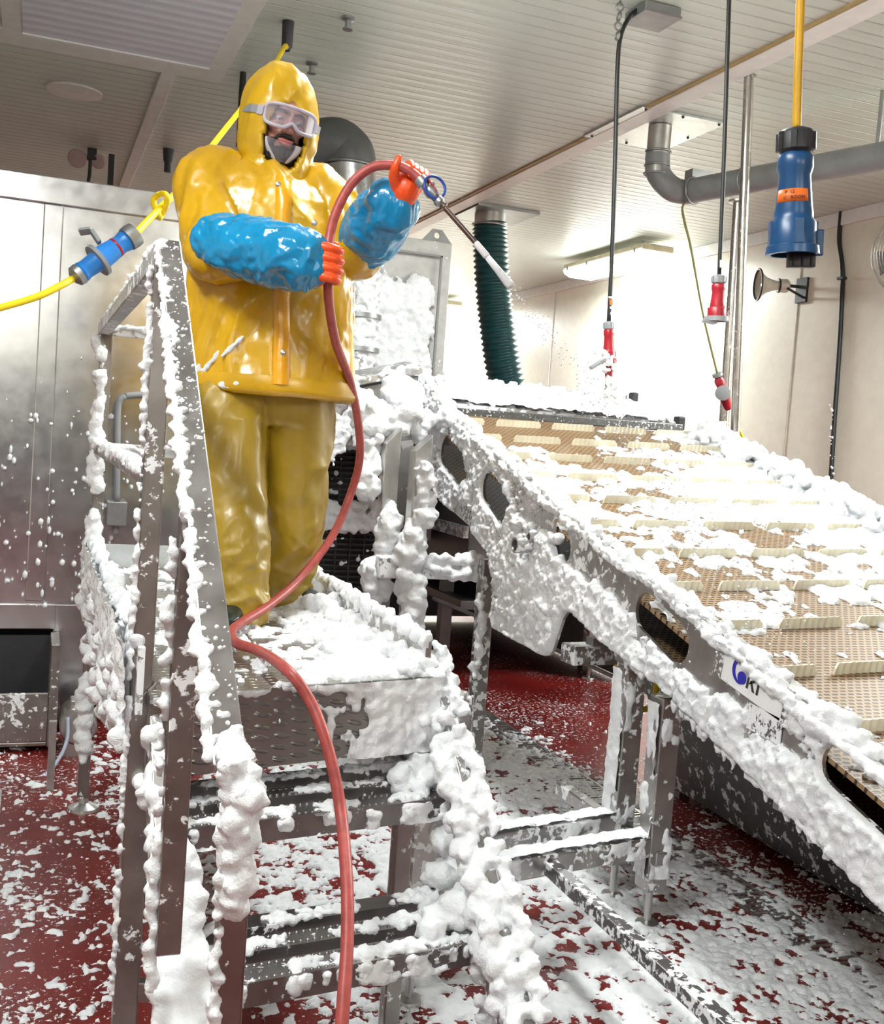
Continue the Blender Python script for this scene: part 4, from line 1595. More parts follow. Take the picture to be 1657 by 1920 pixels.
# ------------------------------------------------------------------ cooling unit behind
cu_ = thing('cooling_unit', 'black finned cooling unit behind the hose and yellow trousers', 'cooling unit', (1.9, 6.7, 0))
u0, u1 = at(560, 850, 6.4), at(722, 850, 6.4)
X0, X1 = u0[0], u1[0]
Z1, Z0 = at(640, 842, 6.4)[2], at(640, 1120, 6.4)[2]
obj('coil_core', bx(NB(), (X0, 6.46, Z0), (X1, 6.9, Z1)), MDARK, cu_)
bm = NB()
z = Z0 + 0.02
while z < Z1:
    bx(bm, (X0, 6.42, z), (X1, 6.46, z + 0.012))
    z += 0.034
for xx in np.linspace(X0, X1, 7):
    bx(bm, (xx - 0.004, 6.415, Z0), (xx + 0.004, 6.42, Z1))
obj('fin_grille', bm, plain('dark_fin_metal', (0.06, 0.058, 0.06), 0.4, 0.6), cu_)
obj('base_skid', bx(NB(), (X0, 6.4, 0.0), (X1, 6.95, Z0)), steel('skid_steel', (0.30, 0.29, 0.29), 0.45, 0.1), cu_, bevel=0.01)
zb = at(650, 965, 6.4)[2]
obj('mid_bar', bx(NB(), (X0, 6.38, zb - 0.06), (X1 + 0.05, 6.43, zb + 0.05)), MSH, cu_)
zt_ = at(650, 812, 6.4)[2]
obj('top_bar', bx(NB(), (X0, 6.36, zt_ - 0.07), (X1 + 0.05, 6.43, zt_ + 0.12)), MSH, cu_)
pts = []
for k in range(230):
    x = random.uniform(X0, X1 + 0.05)
    r_ = random.random()
    if r_ < 0.6:
        pts.append((x, 6.36, zb + random.uniform(-0.09, 0.09), random.uniform(0.02, 0.04)))
    else:
        pts.append((x, 6.34, zt_ + random.uniform(-0.09, 0.12), random.uniform(0.02, 0.05)))
pts += [(random.uniform(X0, X1), 6.41, random.uniform(Z0 + .1, Z1), random.uniform(0.006, 0.02)) for k in range(90)]
foam_clump('coil_foam', pts, cu_, 0.012, 0.02, tex=0.05)

# ------------------------------------------------------------------ hopper panel and pipe behind
hp = thing('panel_tower', 'grey steel tower panel with a lifting lug, plastered with foam', 'panel', (2.35, 7.0, 1.5))
tl, tr_, br_, bl = at(700, 438, 7.0), at(850, 456, 7.0), at(835, 720, 7.0), at(690, 720, 7.0)
bx0, bx1, bzt = tl[0], tr_[0], tr_[2]
obj('panel', bx(NB(), (bx0 - 0.06, 7.02, 0.9), (bx1, 7.5, bzt)), steel('panel_paint', (0.50, 0.49, 0.48), 0.5, 0.2, 20, metal=0.3), hp, bevel=0.006)
obj('frame_rail', bx(NB(), (bx1 - 0.09, 6.985, 0.9), (bx1 - 0.075, 7.0, bzt - 0.1)), MGREY, hp)
obj('frame_rail', bx(NB(), (bx0 - 0.06, 6.985, bzt - 0.11), (bx1 - 0.075, 7.0, bzt - 0.095)), MGREY, hp)
lg = at(826, 452, 7.02)
bm = NB()
cu2 = [(-0.11, 0.0), (0.11, 0.0), (0.035, 0.085), (-0.035, 0.085)]
plate2d('lifting_lug', cu2, [[(0.022 * math.cos(2 * math.pi * k / 14), 0.045 + 0.022 * math.sin(2 * math.pi * k / 14)) for k in range(14)]], 0.014, ((lg[0] - 0.02, 7.05, bzt), (1, 0, 0), (0, 0, 1)), MGREY, hp)


def cov_tower(u, v, P):
    n = fbm(P * 8, 5, 141)
    n2 = fbm(P * 30, 3, 142)
    uu, vv = u / (bx1 - bx0), v / (bzt - 1.9)
    g = 0.85 - 0.9 * sst(0.58, 0.95, vv) - 0.75 * sst(0.72, 0.98, uu) + 0.12
    return (g + (n - .5) * 1.1 + (n2 - .5) * 0.5 - 0.42) * 3


foam_sheet('panel_foam', (bx0 - 0.05, 6.995, 1.9), (1, 0, 0), (0, 0, 1), (0, -1, 0), bx1 - bx0 + 0.05, bzt - 1.92, 0.011, cov_tower, 0.045, hp)
sp_ = thing('standpipe', 'foam coated flanged standpipe between the worker and the tower panel', 'pipe', (2.0, 6.9, 1.5))
pA, pB = at(662, 470, 6.85), at(664, 720, 6.85)
bm = NB()
cyl(bm, (pB[0], 6.85, 1.75), (pB[0], 6.85, pA[2]), 0.115, n=24)
obj('pipe', bm, MSH, sp_, 40)
for py in (592, 655):
    q = at(664, py, 6.85)
    bm = lathe(NB(), (pB[0], 6.85, q[2] - 0.015), (0, 0, 1), [(0, 0.12), (0, 0.15), (0.03, 0.15), (0.03, 0.12)], 28, cap=False)
    obj('flange', bm, MGREY, sp_, 40)
pts = []
for k in range(260):
    a = random.uniform(math.pi, 2 * math.pi)
    zz = random.uniform(1.95, pA[2])
    pts.append((pB[0] + 0.112 * math.cos(a), 6.85 + 0.112 * math.sin(a), zz, random.uniform(0.012, 0.035)))
foam_clump('pipe_foam', pts, sp_, 0.011, 0.02, tex=0.05)

# ------------------------------------------------------------------ ducts and pipes
ed = thing('elbow_duct', 'big dark grey elbow duct rising behind the worker', 'duct', (2.0, 7.6, 2.2))
YD = 7.7
dA, dB, dC, dD = at(664, 560, YD), at(655, 312, YD), at(640, 275, YD), at(560, 285, YD + 0.25)
bm = NB()
Vd = [Vector(dA), Vector(dB)]
cyl(bm, dA, dB, 0.185, n=32)
obj('riser', bm, steel('duct_zinc', (0.55, 0.56, 0.57), 0.28), ed, 40)
q = Vector(dB)
pts = [q, q + Vector((0, 0, 0.05)), q + Vector((-0.03, 0.02, 0.11)), q + Vector((-0.12, 0.05, 0.15)), q + Vector((-0.30, 0.14, 0.10)), q + Vector((-0.40, 0.22, 0.02)), q + Vector((-0.50, 0.5, -0.02)), q + Vector((-0.50, 1.6, 0.0))]
obj('elbow', tube(NB(), pts, 0.187, 28, 6), plain('dark_grey_duct', (0.13, 0.135, 0.14), 0.4), ed, True)
bm = NB()
torus(bm, q, (0, 0, 1), 0.19, 0.012, 32, 8)
obj('collar', bm, MGREY, ed, True)

gd = thing('flexible_duct', 'dark green ribbed flexible duct hanging from the ceiling', 'duct', (4.27, 10.4, CZ))
YG = 10.36
gp = [(918, 418), (920, 470), (924, 540), (932, 610), (942, 680), (956, 750)]
gpath = smooth_path([at(px, py, YG) for px, py in gp], 26)
rings = []
for i, p in enumerate(gpath):
    d = (gpath[min(i + 1, len(gpath) - 1)] - gpath[max(i - 1, 0)]).normalized()
    s = Vector((1, 0, 0))
    s = (s - d * s.dot(d)).normalized()
    t = d.cross(s)
    f = i / (len(gpath) - 1)
    base_r = 0.168 + 0.02 * f
    rr = base_r + (0.013 if (i % 4) in (1, 2) else -0.006)
    rings.append([p + (s * math.cos(2 * math.pi * j / 32) + t * math.sin(2 * math.pi * j / 32)) * rr for j in range(32)])
obj('ribbed_hose', skin_rings(NB(), rings), MGREEN, gd, True)
q = Vector(gpath[0])
obj('collar', cyl(NB(), q + Vector((0, 0, -0.02)), (q.x, q.y, CZ - 0.02), 0.16, n=32), MS, gd, 40)
bm = NB()
torus(bm, q + Vector((0, 0, -0.03)), (0, 0, 1), 0.175, 0.012, 32, 8)
obj('hose_clamp', bm, MS, gd, True)
obj('ceiling_plate', bx(NB(), (q.x - 0.26, q.y - 0.3, CZ - 0.03), (q.x + 0.42, q.y + 0.42, CZ - 0.002)), MGREY, gd)

ex = thing('exhaust_pipe', 'grey exhaust pipe with an elbow running under the ceiling to a square plate', 'pipe', (4.07, 6.9, CZ))
e0 = atz(1238, 232, CZ)
ye = e0[1]
b0, b1 = at(1236, 300, ye), at(1285, 360, ye - 0.05)
en = at(1700, 284, ye - 1.55)
xe = e0[0]
path = [Vector((xe, ye, CZ - 0.22)), Vector((xe, ye, b0[2])), Vector((xe + 0.02, ye, b0[2] - 0.10)), Vector((xe + 0.10, ye - 0.05, b1[2] + 0.01)), Vector(b1) + Vector((0.0, 0, 0)), Vector(b1).lerp(Vector(en), 0.15), Vector(en), Vector(b1).lerp(Vector(en), 1.9)]
obj('pipe', tube(NB(), path, 0.088, 24, 8), MPVC, ex, True)
obj('riser', cyl(NB(), (xe, ye, CZ - 0.36), (xe, ye, CZ - 0.02), 0.083, n=24), MS, ex, 40)
bm = NB()
for zz in (CZ - 0.2, CZ - 0.3, CZ - 0.36):
    torus(bm, (xe, ye, zz), (0, 0, 1), 0.088, 0.008, 28, 8)
dpp = (Vector(en) - Vector(b1)).normalized()
for f in (0.04, 0.30):
    torus(bm, Vector(b1).lerp(Vector(en), f), dpp, 0.092, 0.01, 28, 8)
obj('clamp', bm, MGREY, ex, True)
obj('ceiling_plate', bx(NB(), (xe - 0.33, ye - 0.30, CZ - 0.016), (xe + 0.36, ye + 0.55, CZ - 0.002)), steel('zinc_plate', (0.6, 0.62, 0.62), 0.4), ex)
for sx in (-0.3, 0, 0.3):
    for sy in (-0.27, 0.12, 0.5):
        if sx or sy != 0.12:
            obj('rivet', ball(NB(), (xe + 0.015 + sx, ye + sy, CZ - 0.018), 0.012, 1), MDARK, ex)
hb_ = Vector(b1).lerp(Vector(en), 0.88)
obj('hanger_rod', cyl(NB(), hb_ + Vector((0, 0, 0.07)), (hb_.x, hb_.y, CZ - 0.002), 0.014, n=8), MGREY, ex)
bk = Vector(b1).lerp(Vector(en), 0.05)
obj('bracket', bx(NB(), (bk.x - 0.02, bk.y + 0.02, bk.z + 0.03), (bk.x + 0.15, bk.y + 0.12, CZ - 0.3)), MGREY, ex)

for nm, tpx, tpy, bqx, bqy, yy, rr, lab in (('service_pipe', 1404, 137, 1377, 835, 5.75, 0.030, 'tall steel service pipe reaching the ceiling beyond the conveyor, the nearer of two'), ('service_pipe', 1384, 376, 1354, 835, 6.25, 0.034, 'steel service pipe ending under the exhaust pipe, the farther of two')):
    t = thing(nm, lab, 'pipe', tuple(at(bqx, bqy, yy)))
    a, b = Vector(at(tpx, tpy, yy)), Vector(at(bqx, bqy, yy))
    lo = b + (b - a).normalized() * (b.z / max(1e-3, (a - b).normalized().z))
    obj('tube', cyl(NB(), lo, a, rr, n=18), steel('pipe_steel', (0.5, 0.47, 0.45), 0.25, 0.12, 20), t, 40)
    obj('flange', lathe(NB(), a, (0, 0, -1), [(0, rr * 1.9), (0.012, rr * 1.9), (0.02, rr)], 20), MS, t, 40)
bm = tube(NB(), [at(1378, 790, 6.0), at(1388, 812, 6.0), at(1402, 842, 6.0), at(1412, 880, 6.0), Vector((at(1412, 880, 6.0)[0] + .02, 6.0, .6)), Vector((at(1412, 880, 6.0)[0] + .03, 6.0, .011))], 0.011, 8)
tag(obj('power_cable', bm, MYCAB, None, True), 'short bit of yellow cable beside the steel service pipes', 'cable')

# ------------------------------------------------------------------ hanging plugs
def plug(t, p0, d, L, body, grip, cap_mat, flap=True, scale=1.0, fat=1.0):
    """industrial connector: cable gland at p0, axis d, length L"""
    d = Vector(d).normalized()
    r = L * 0.15 * fat
    s, t2 = frame_of(d)
    b = lathe(NB(), p0, d, [(-0.02 * L, r * .45), (0.0, r * .82), (0.03 * L, r * .98), (0.15 * L, r * .98), (0.17 * L, r * .80), (0.19 * L, r * .75)], 20)
    for k in range(8):
        e = s * math.cos(k * math.pi / 4) + t2 * math.sin(k * math.pi / 4)
        q = Vector(p0) + e * r * 0.97
        beam(b, q + d * 0.02 * L, q + d * 0.15 * L, r * 0.3, r * 0.16, up=e)
    obj('gland_nut', b, cap_mat, t, 40)
    b = lathe(NB(), p0, d, [(0.17 * L, r * .80), (0.20 * L, r * 0.95), (0.28 * L, r * 0.97), (0.34 * L, r * .84), (0.56 * L, r * .98), (0.62 * L, r * 1.05), (0.66 * L, r * 1.05), (0.69 * L, r * 1.22), (0.86 * L, r * 1.26), (0.87 * L, r * 1.42), (0.93 * L, r * 1.46), (0.93 * L, r * 1.15), (0.80 * L, r * 1.12)], 28, cap=False)
    for k in range(4):
        e = s * math.cos(k * math.pi / 2 + .4) + t2 * math.sin(k * math.pi / 2 + .4)
        q = Vector(p0) + e * r * 1.2
        beam(b, q + d * 0.68 * L, q + d * 0.86 * L, r * 0.45, r * 0.2, up=e)
    obj('body', b, body, t, 40)
    b = lathe(NB(), Vector(p0) + d * 0.84 * L, d, [(0, r * 1.12), (0.01 * L, r * 1.12)], 24)
    obj('socket_face', b, MBLACK, t, 40)
    b = NB()
    for k in range(4):
        e = s * math.cos(k * 1.57) + t2 * math.sin(k * 1.57)
        q = Vector(p0) + d * 0.845 * L + e * r * .55
        lathe(b, q, d, [(0, r * .2), (0.05 * L, r * .2), (0.05 * L, r * .12), (0.0, r * .12)], 12, cap=False)
    obj('socket_hole', b, MDARK, t)
    return r, s, t2


def flap_of(t, p0, d, L, r, side, mat, drop=0.12):
    d = Vector(d).normalized()
    side = (Vector(side) - d * Vector(side).dot(d)).normalized()
    n = d.cross(side)
    b = NB()
    q = Vector(p0) + d * 0.74 * L + side * r * 1.42
    beam(b, q, q + d * 0.20 * L, r * 0.6, r * 0.45, up=side)
    obj('hinge', b, mat, t, bevel=r * 0.08)
    return side, n


# blue plug, nearest
YB = 1.82
a, b_ = Vector(at(1493, 245, YB)), Vector(at(1484, 498, YB))
bp = thing('blue_plug', 'big blue power plug with an orange sticker hanging on an ochre cable', 'plug', tuple(a))
d = (b_ - a).normalized()
L = (b_ - a).length * 0.99
r, s_, t_ = plug(bp, a, d, L, MBLUE, None, MDARK, fat=0.93)
rightv = Vector(_r)
sd, n_ = flap_of(bp, a, d, L, r, rightv, MBLUE)
q = a + d * 0.93 * L + sd * r * 0.75
bm = NB()
q = q - sd * r * .25
beam(bm, q - d * 0.02 * L, q + d * 0.095 * L, r * 0.5, r * 1.5, up=sd)
for k in (-1, 0, 1):
    beam(bm, q + sd * (k * r * .5) - sd.cross(d) * r * .27, q + sd * (k * r * .5) - sd.cross(d) * r * .27 + d * 0.095 * L, r * .12, r * .12, up=sd)
obj('latch_flap', bm, MBLACK, bp, bevel=0.002)
# orange sticker wrapped on the grip
tow = (Vector(CAM) - a)
tow = (tow - d * tow.dot(d)).normalized()
lat = d.cross(tow)
bm = NB()
rows = []
for tt in (0.452, 0.548):
    rowi = []
    for k in range(13):
        an = -1.15 + 2.0 * k / 12
        rr_ = r * (0.84 + (0.98 - .84) * (tt - 0.34) / 0.22) + 0.0006
        rowi.append(bm.verts.new(a + d * (tt * L) + (tow * math.cos(an) - lat * math.sin(an)) * rr_))
    rows.append(rowi)
for k in range(12):
    bm.faces.new((rows[0][k], rows[0][k + 1], rows[1][k + 1], rows[1][k]))
stk = obj('sticker', bm, MORANGE, bp, True)
m_ = stk.modifiers.new('solid', 'SOLIDIFY')
m_.thickness = 0.0008
m_.offset = 1


def text3d(name, body, size, org, U, V, mat, parent):
    cu = bpy.data.curves.new(name, 'FONT')
    cu.body = body
    cu.size = size
    cu.extrude = 0.0002
    cu.align_x = 'CENTER'
    t = bpy.data.objects.new(name + '_tmp', cu)
    C.objects.link(t)
    dg = bpy.context.evaluated_depsgraph_get()
    dg.update()
    me = bpy.data.meshes.new_from_object(t.evaluated_get(dg))
    bpy.data.objects.remove(t)
    return me


def wrap_text(name, body, size, tt, an0, mat, parent):
    me = text3d(name, body, size, None, None, None, mat, parent)
    rr_ = r * (0.84 + (0.98 - .84) * (tt - 0.34) / 0.22) + 0.0018
    for v in me.vertices:
        an = an0 + v.co.x / rr_
        base = a + d * (tt * L - v.co.y)
        p_ = base + (tow * math.cos(an) - lat * math.sin(an)) * (rr_ + v.co.z)
        v.co = p_
    me.materials.clear()
    me.materials.append(mat)
    o = bpy.data.objects.new(name, me)
    return link(o, parent)


wrap_text('lettering', 'P  12', 0.0095, 0.488, -0.25, MINK, stk)
wrap_text('lettering', 'C   ROOM', 0.0095, 0.530, 0.0, MINK, stk)
cp = [a + Vector((0, 0, 0)), Vector(at(1496, 130, YB)), Vector(at(1501, -20, YB)), Vector(at(1506, -250, YB)), Vector((a.x + 0.01, YB, CZ - 0.01))]
tag(obj('power_cable', tube(NB(), cp, 0.0088, 14), MOCAB, None, True), 'thick ochre cable carrying the big blue plug', 'cable')

# red plug with black cord
YR = 4.55
a2, b2 = Vector(at(1348, 517, YR)), Vector(at(1343, 606, YR))
rp = thing('red_plug', 'red industrial plug hanging open from a black cord before the service pipes', 'plug', tuple(a2))
d2 = (b2 - a2).normalized()
L2 = (b2 - a2).length
r2, s2, t2 = plug(rp, a2, d2, L2, MRED, None, MPVC, fat=1.05)
bm = lathe(NB(), a2 + d2 * 0.86 * L2, d2, [(0, r2 * 1.6), (0.10 * L2, r2 * 1.65), (0.10 * L2, r2 * 1.2), (0.0, r2 * 1.2)], 24, cap=False)
obj('collar', bm, MPVC, rp, 40)
bm = NB()
qq = a2 + d2 * 0.93 * L2 - rightv * r2 * 1.3
beam(bm, qq - rightv * r2 * 0.5, qq + rightv * r2 * 1.2 + d2 * 0.06 * L2, r2 * 2.0, 0.08 * L2, up=d2)
obj('latch_flap', bm, MPVC, rp, bevel=0.004)
top_c = Vector((at(1367, 0, YR)[0], YR, CZ - 0.005))
tag(obj('power_cable', tube(NB(), [a2, at(1356, 330, YR), at(1366, 20, YR), at(1372, -150, YR), top_c], 0.011, 10), MBLACK, None, True), 'black cord holding the clean red plug', 'cable')
obj('cable_marker', cyl(NB(), at(1350, 488, YR), at(1349.5, 502, YR), 0.0125, n=10), MLABEL, rp)

# red plug coated in foam, on the black cord from the junction box
YF = 5.2
jb = thing('ceiling_junction_box', 'grey junction box under the ceiling with a black cord leaving it', 'junction box', (3.07, 5.3, CZ))
j0 = at(1226, 18, 5.2)
bm = NB()
bx(bm, (j0[0] - 0.11, 5.10, j0[2] - 0.05), (j0[0] + 0.11, 5.32, CZ - 0.004))
obj('housing', bm, MGREY, jb, bevel=0.006)
obj('lid', bx(NB(), (j0[0] - 0.115, 5.095, j0[2] - 0.06), (j0[0] + 0.115, 5.325, j0[2] - 0.048)), MGREY, jb, bevel=0.003)
a3, b3 = Vector(at(1141, 604, YF)), Vector(at(1141, 735, YF))
d3 = (b3 - a3).normalized()
L3 = (b3 - a3).length * 0.62
fpq = thing('foamy_red_plug', 'red plug pair clogged with foam above the conveyor head', 'plug', tuple(a3))
r3, _, _ = plug(fpq, a3, d3, L3, MRED, None, MPVC, fat=0.85)
e3 = a3 + d3 * L3 * 1.62
plug(fpq, e3, -d3, L3 * 0.8, MRED, None, MPVC, fat=0.8)
bm = NB()
qq = a3 + d3 * 0.85 * L3
beam(bm, qq - rightv * 0.02, qq - rightv * 0.10 + d3 * 0.05, 0.09, 0.02, up=d3)
obj('latch_flap', bm, MPVC, fpq, bevel=0.004)
pts = [(qq.x + random.uniform(-.06, .04), qq.y - 0.03 + random.uniform(-.02, .03), qq.z + random.uniform(-.07, .05), random.uniform(.008, .022)) for k in range(26)]
pts += [(e3.x + random.uniform(-.03, .02), e3.y - .02, e3.z + random.uniform(-.02, .08), random.uniform(.01, .03)) for k in range(22)]
foam_clump('plug_foam', pts, fpq, 0.006, 0.01, tex=0.02)
cpts = [a3, at(1147, 480, YF), at(1153, 300, YF), at(1157, 140, YF), at(1163, 70, YF), at(1180, 32, YF), (j0[0] - 0.10, 5.2, j0[2] - 0.02)]
tag(obj('power_cable', tube(NB(), cpts, 0.012, 10), MBLACK, None, True), 'black cord bending down from the ceiling junction box', 'cable')
for py in (556, 565, 575, 586):
    obj('cable_marker', cyl(NB(), at(1144, py, YF), at(1144, py + 4, YF), 0.014, n=10), MLABEL, fpq)
obj('cable_marker', cyl(NB(), at(1144, 562, YF), at(1144, 572, YF), 0.0145, n=10), MORANGE, fpq)
hk = at(1160, 35, YF)
bm = NB()
for k in range(4):
    torus(bm, (hk[0], YF, hk[2] + 0.06 - 0.05 * k), (1, 0, 0) if k % 2 else (0, 1, 0), 0.02, 0.006, 16, 6)
cyl(bm, (hk[0], YF, hk[2] + 0.07), (hk[0], YF, CZ), 0.006, n=6)
tag(obj('chain_hook', bm, MGREY, None, True), 'small chain hook on the ceiling beside the junction box', 'hook')

# slanted thin cable with small red plug
YS = 5.95
a4, b4 = Vector(at(1344, 700, YS)), Vector(at(1366, 768, YS))
rs = thing('small_red_plug', 'small red and grey plug slanting in front of the service pipes', 'plug', tuple(a4))
d4 = (b4 - a4).normalized()
L4 = (b4 - a4).length
obj('gland_nut', lathe(NB(), a4, d4, [(0, .02), (0.0, .034), (.02, .036), (.03, .02)], 16), MPVC, rs, 40)
obj('body', lathe(NB(), a4, d4, [(.03, .025), (.05, .034), (.10, .027), (.40 * L4, .036), (.6 * L4, .038), (.95 * L4, .026), (L4, .02)], 20), MRED, rs, 40)
qq = a4 + d4 * 0.55 * L4 - rightv * 0.03 + Vector((0, -0.03, 0))
obj('latch_flap', lathe(NB(), qq, (-_f[0], -_f[1], 0), [(0, .045), (.03, .05), (.035, .03)], 18), MPVC, rs, 40)
tag(obj('thin_cable', tube(NB(), [a4 + d4 * .02, at(1318, 590, YS), at(1295, 465, YS), at(1284, 420, YS), at(1279, 392, YS + .3), Vector(b1) + Vector((0, 0, -.08))], 0.008, 8), plain('olive_cable', (0.20, 0.18, 0.06), 0.5), None, True), 'thin olive cable slanting from the exhaust elbow to the small red plug', 'cable')

# yellow cable with blue in-line connector on the left
gl = atz(540, 50, CZ - 0.03)
tag(obj('cable_gland', lathe(NB(), (gl[0], gl[1], CZ), (0, 0, -1), [(0, 0.035), (0.15, 0.032), (0.17, 0.02)], 14), MDARK, None, 40), 'dark cable gland fixed to the ceiling above the worker', 'gland')
yp = [Vector((gl[0], gl[1], CZ - 0.15)), Vector(at(533, 88, 6.3)), Vector(at(512, 125, 6.1)), Vector(at(455, 200, 5.6)), Vector(at(400, 270, 5.0)), Vector(at(335, 355, 4.5)), Vector(at(302, 388, 4.35)), Vector(at(252, 440, 4.2))]
tag(obj('power_cable', tube(NB(), yp, 0.0135, 12), MYCAB, None, True), 'taut yellow cable stretched from the ceiling gland behind the worker', 'cable')
k0 = Vector(at(300, 386, 4.345))
bm = NB()
kp = []
for k in range(40):
    t = 2 * math.pi * k / 40
    kp.append(k0 + Vector(_r) * (0.022 * math.sin(t) + .006 * math.sin(2 * t)) + Vector((0, -0.028 * math.sin(2 * t), 0.045 * math.cos(t))))
tube(bm, kp, 0.012, 10, 0, closed=True)
tag(obj('cable_knot', bm, MYCAB, None, True), 'knot tied in the yellow cable above the bright blue connector', 'knot')
ca, cb = Vector(at(254, 438, 4.2)), Vector(at(137, 522, 4.15))
bc = thing('inline_connector', 'bright blue in-line connector joining two yellow cables', 'connector', tuple((ca + cb) / 2))
dc = (cb - ca).normalized()
Lc = (cb - ca).length
bm = lathe(NB(), ca, dc, [(0, .03), (0, .044), (.06 * Lc, .046), (.14 * Lc, .044), (.15 * Lc, .03)], 18)
obj('gland_nut', bm, MGREY, bc, 40)
bm = lathe(NB(), ca, dc, [(.88 * Lc, .03), (.89 * Lc, .040), (.96 * Lc, .038), (Lc, .022)], 18)
obj('gland_nut', bm, MGREY, bc, 40)
obj('body', lathe(NB(), ca, dc, [(.14 * Lc, .034), (.17 * Lc, .040), (.24 * Lc, .034), (.30 * Lc, .036), (.56 * Lc, .043), (.56 * Lc, .050), (.60 * Lc, .050), (.62 * Lc, .038), (.80 * Lc, .034), (.86 * Lc, .038), (.90 * Lc, .03)], 22), MBLUEL, bc, 40)
obj('collar', lathe(NB(), ca, dc, [(.575 * Lc, .05), (.575 * Lc, .062), (.625 * Lc, .062), (.63 * Lc, .05)], 22), MPVC, bc, 40)
upc = Vector(_u)
bm = NB()
qq = ca + dc * .58 * Lc + upc * .06
beam(bm, qq, qq + upc * .045 - rightv * .03, .03, .016, up=dc)
beam(bm, qq + upc * .045 - rightv * .03, qq + upc * .04 - rightv * .075, .03, .012, up=dc)
obj('latch_flap', bm, MPVC, bc, bevel=0.003)
obj('band', lathe(NB(), ca, dc, [(.30 * Lc, .0365), (.33 * Lc, .038), (.335 * Lc, .0365)], 20, cap=False), MRED, bc, True)
yl = [cb, Vector(at(120, 532, 4.1)), Vector(at(70, 556, 4.05)), Vector(at(0, 577, 4.0)), Vector(at(-90, 600, 3.95)), Vector(at(-200, 640, 3.9))]
tag(obj('power_cable', tube(NB(), yl, 0.0125, 12), MYCAB, None, True), 'sagging yellow cable leaving the bright blue connector', 'cable')

# ------------------------------------------------------------------ things on the wall
hn = thing('horn_speaker', 'grey horn loudspeaker bracketed to the cream wall', 'speaker', (6.9, 9.2, 3.46))
hm, hb_c = Vector(at(1418, 534, 9.0)), Vector(at(1462, 526, 9.3))
wallp = Vector(atx(1478, 522, 6.93))
hm = Vector((6.42, 9.42, atx(1418, 534, 6.5)[2] - 0.0))
ax = Vector((0.93, -0.36, 0.03)).normalized()
mouth = Vector(atx(1421, 534, 6.48))
bm = lathe(NB(), mouth, ax, [(0.0, .150), (.012, .150), (.03, .115), (.08, .075), (.15, .050), (.20, .042), (.20, .036), (.15, .044), (.08, .068), (.03, .108), (.012, .142)], 32, cap=False)
obj('bell', bm, MHORN, hn, 60)
bm = NB()
torus(bm, mouth, ax, .150, .009, 36, 8)
obj('rim', bm, MDARK, hn, True)
bm = lathe(NB(), mouth + ax * .19, ax, [(0, .05), (.02, .066), (.09, .066), (.11, .045)], 24)
obj('driver', bm, MHORN, hn, 40)
bm = lathe(NB(), mouth + ax * 0.03, ax, [(0, .012), (.1, .028), (.16, .03)], 16)
obj('throat', bm, MHORN, hn, 40)
bm = NB()
e_ = mouth + ax * .24
wx = 6.925
beam(bm, e_ + Vector((0, 0.07, 0.02)), (wx, e_.y + 0.03, e_.z + 0.02), .02, .03)
beam(bm, e_ + Vector((0, -0.07, -.03)), (wx, e_.y - 0.06, e_.z - 0.10), .02, .02)
bx(bm, (6.905, e_.y - 0.10, e_.z - 0.14), (6.93, e_.y + 0.06, e_.z + 0.10))
torus(bm, mouth + ax * .20, ax, .062, .010, 24, 8)
obj('bracket', bm, MDARK, hn, bevel=0.003)

fn = thing('wall_fan', 'caged fan on the cream wall beyond the thick black wall cable', 'fan', (6.7, 7.0, 3.4))
fc = Vector(atx(1716, 470, 6.55))
fax = Vector((-0.92, -0.38, -0.05)).normalized()
s_, t_ = frame_of(fax)
bm = NB()
RF = 0.36
for rr_ in np.linspace(0.06, RF, 12):
    torus(bm, fc + fax * (0.09 * math.cos(rr_ / RF * 1.4)), fax, rr_, 0.0022, 40, 5)
torus(bm, fc, fax, RF, 0.009, 48, 8)
for k in range(16):
    e = s_ * math.cos(k * math.pi / 8) + t_ * math.sin(k * math.pi / 8)
    tube(bm, [fc + fax * .09, fc + e * RF * .55 + fax * .065, fc + e * RF], 0.0022, 5, 3)
obj('cage', bm, MS, fn, True)
obj('hub', lathe(NB(), fc - fax * .06, fax, [(0, .07), (.08, .07), (.12, .04)], 20), plain('blue_grey_hub', (0.30, 0.36, 0.48), 0.4), fn, 40)
bm = NB()
for k in range(3):
    an = k * 2.094 + .3
    e = s_ * math.cos(an) + t_ * math.sin(an)
    g = fax.cross(e)
    hexa(bm, [fc + e * .06 - g * .03 - fax * .02, fc + e * .31 - g * .12 - fax * .03, fc + e * .31 + g * .10 + fax * .02, fc + e * .06 + g * .03 + fax * .01, fc + e * .06 - g * .03 - fax * .017, fc + e * .31 - g * .12 - fax * .027, fc + e * .31 + g * .10 + fax * .023, fc + e * .06 + g * .03 + fax * .013])
obj('blade', bm, MGREY, fn, bevel=0.001)
obj('motor', cyl(NB(), fc - fax * .06, fc - fax * .22, .08, n=20), MGREY, fn, 40)
obj('wall_arm', beam(NB(), fc - fax * .15, (6.93, fc.y + .06, fc.z), .05, .05), MGREY, fn)

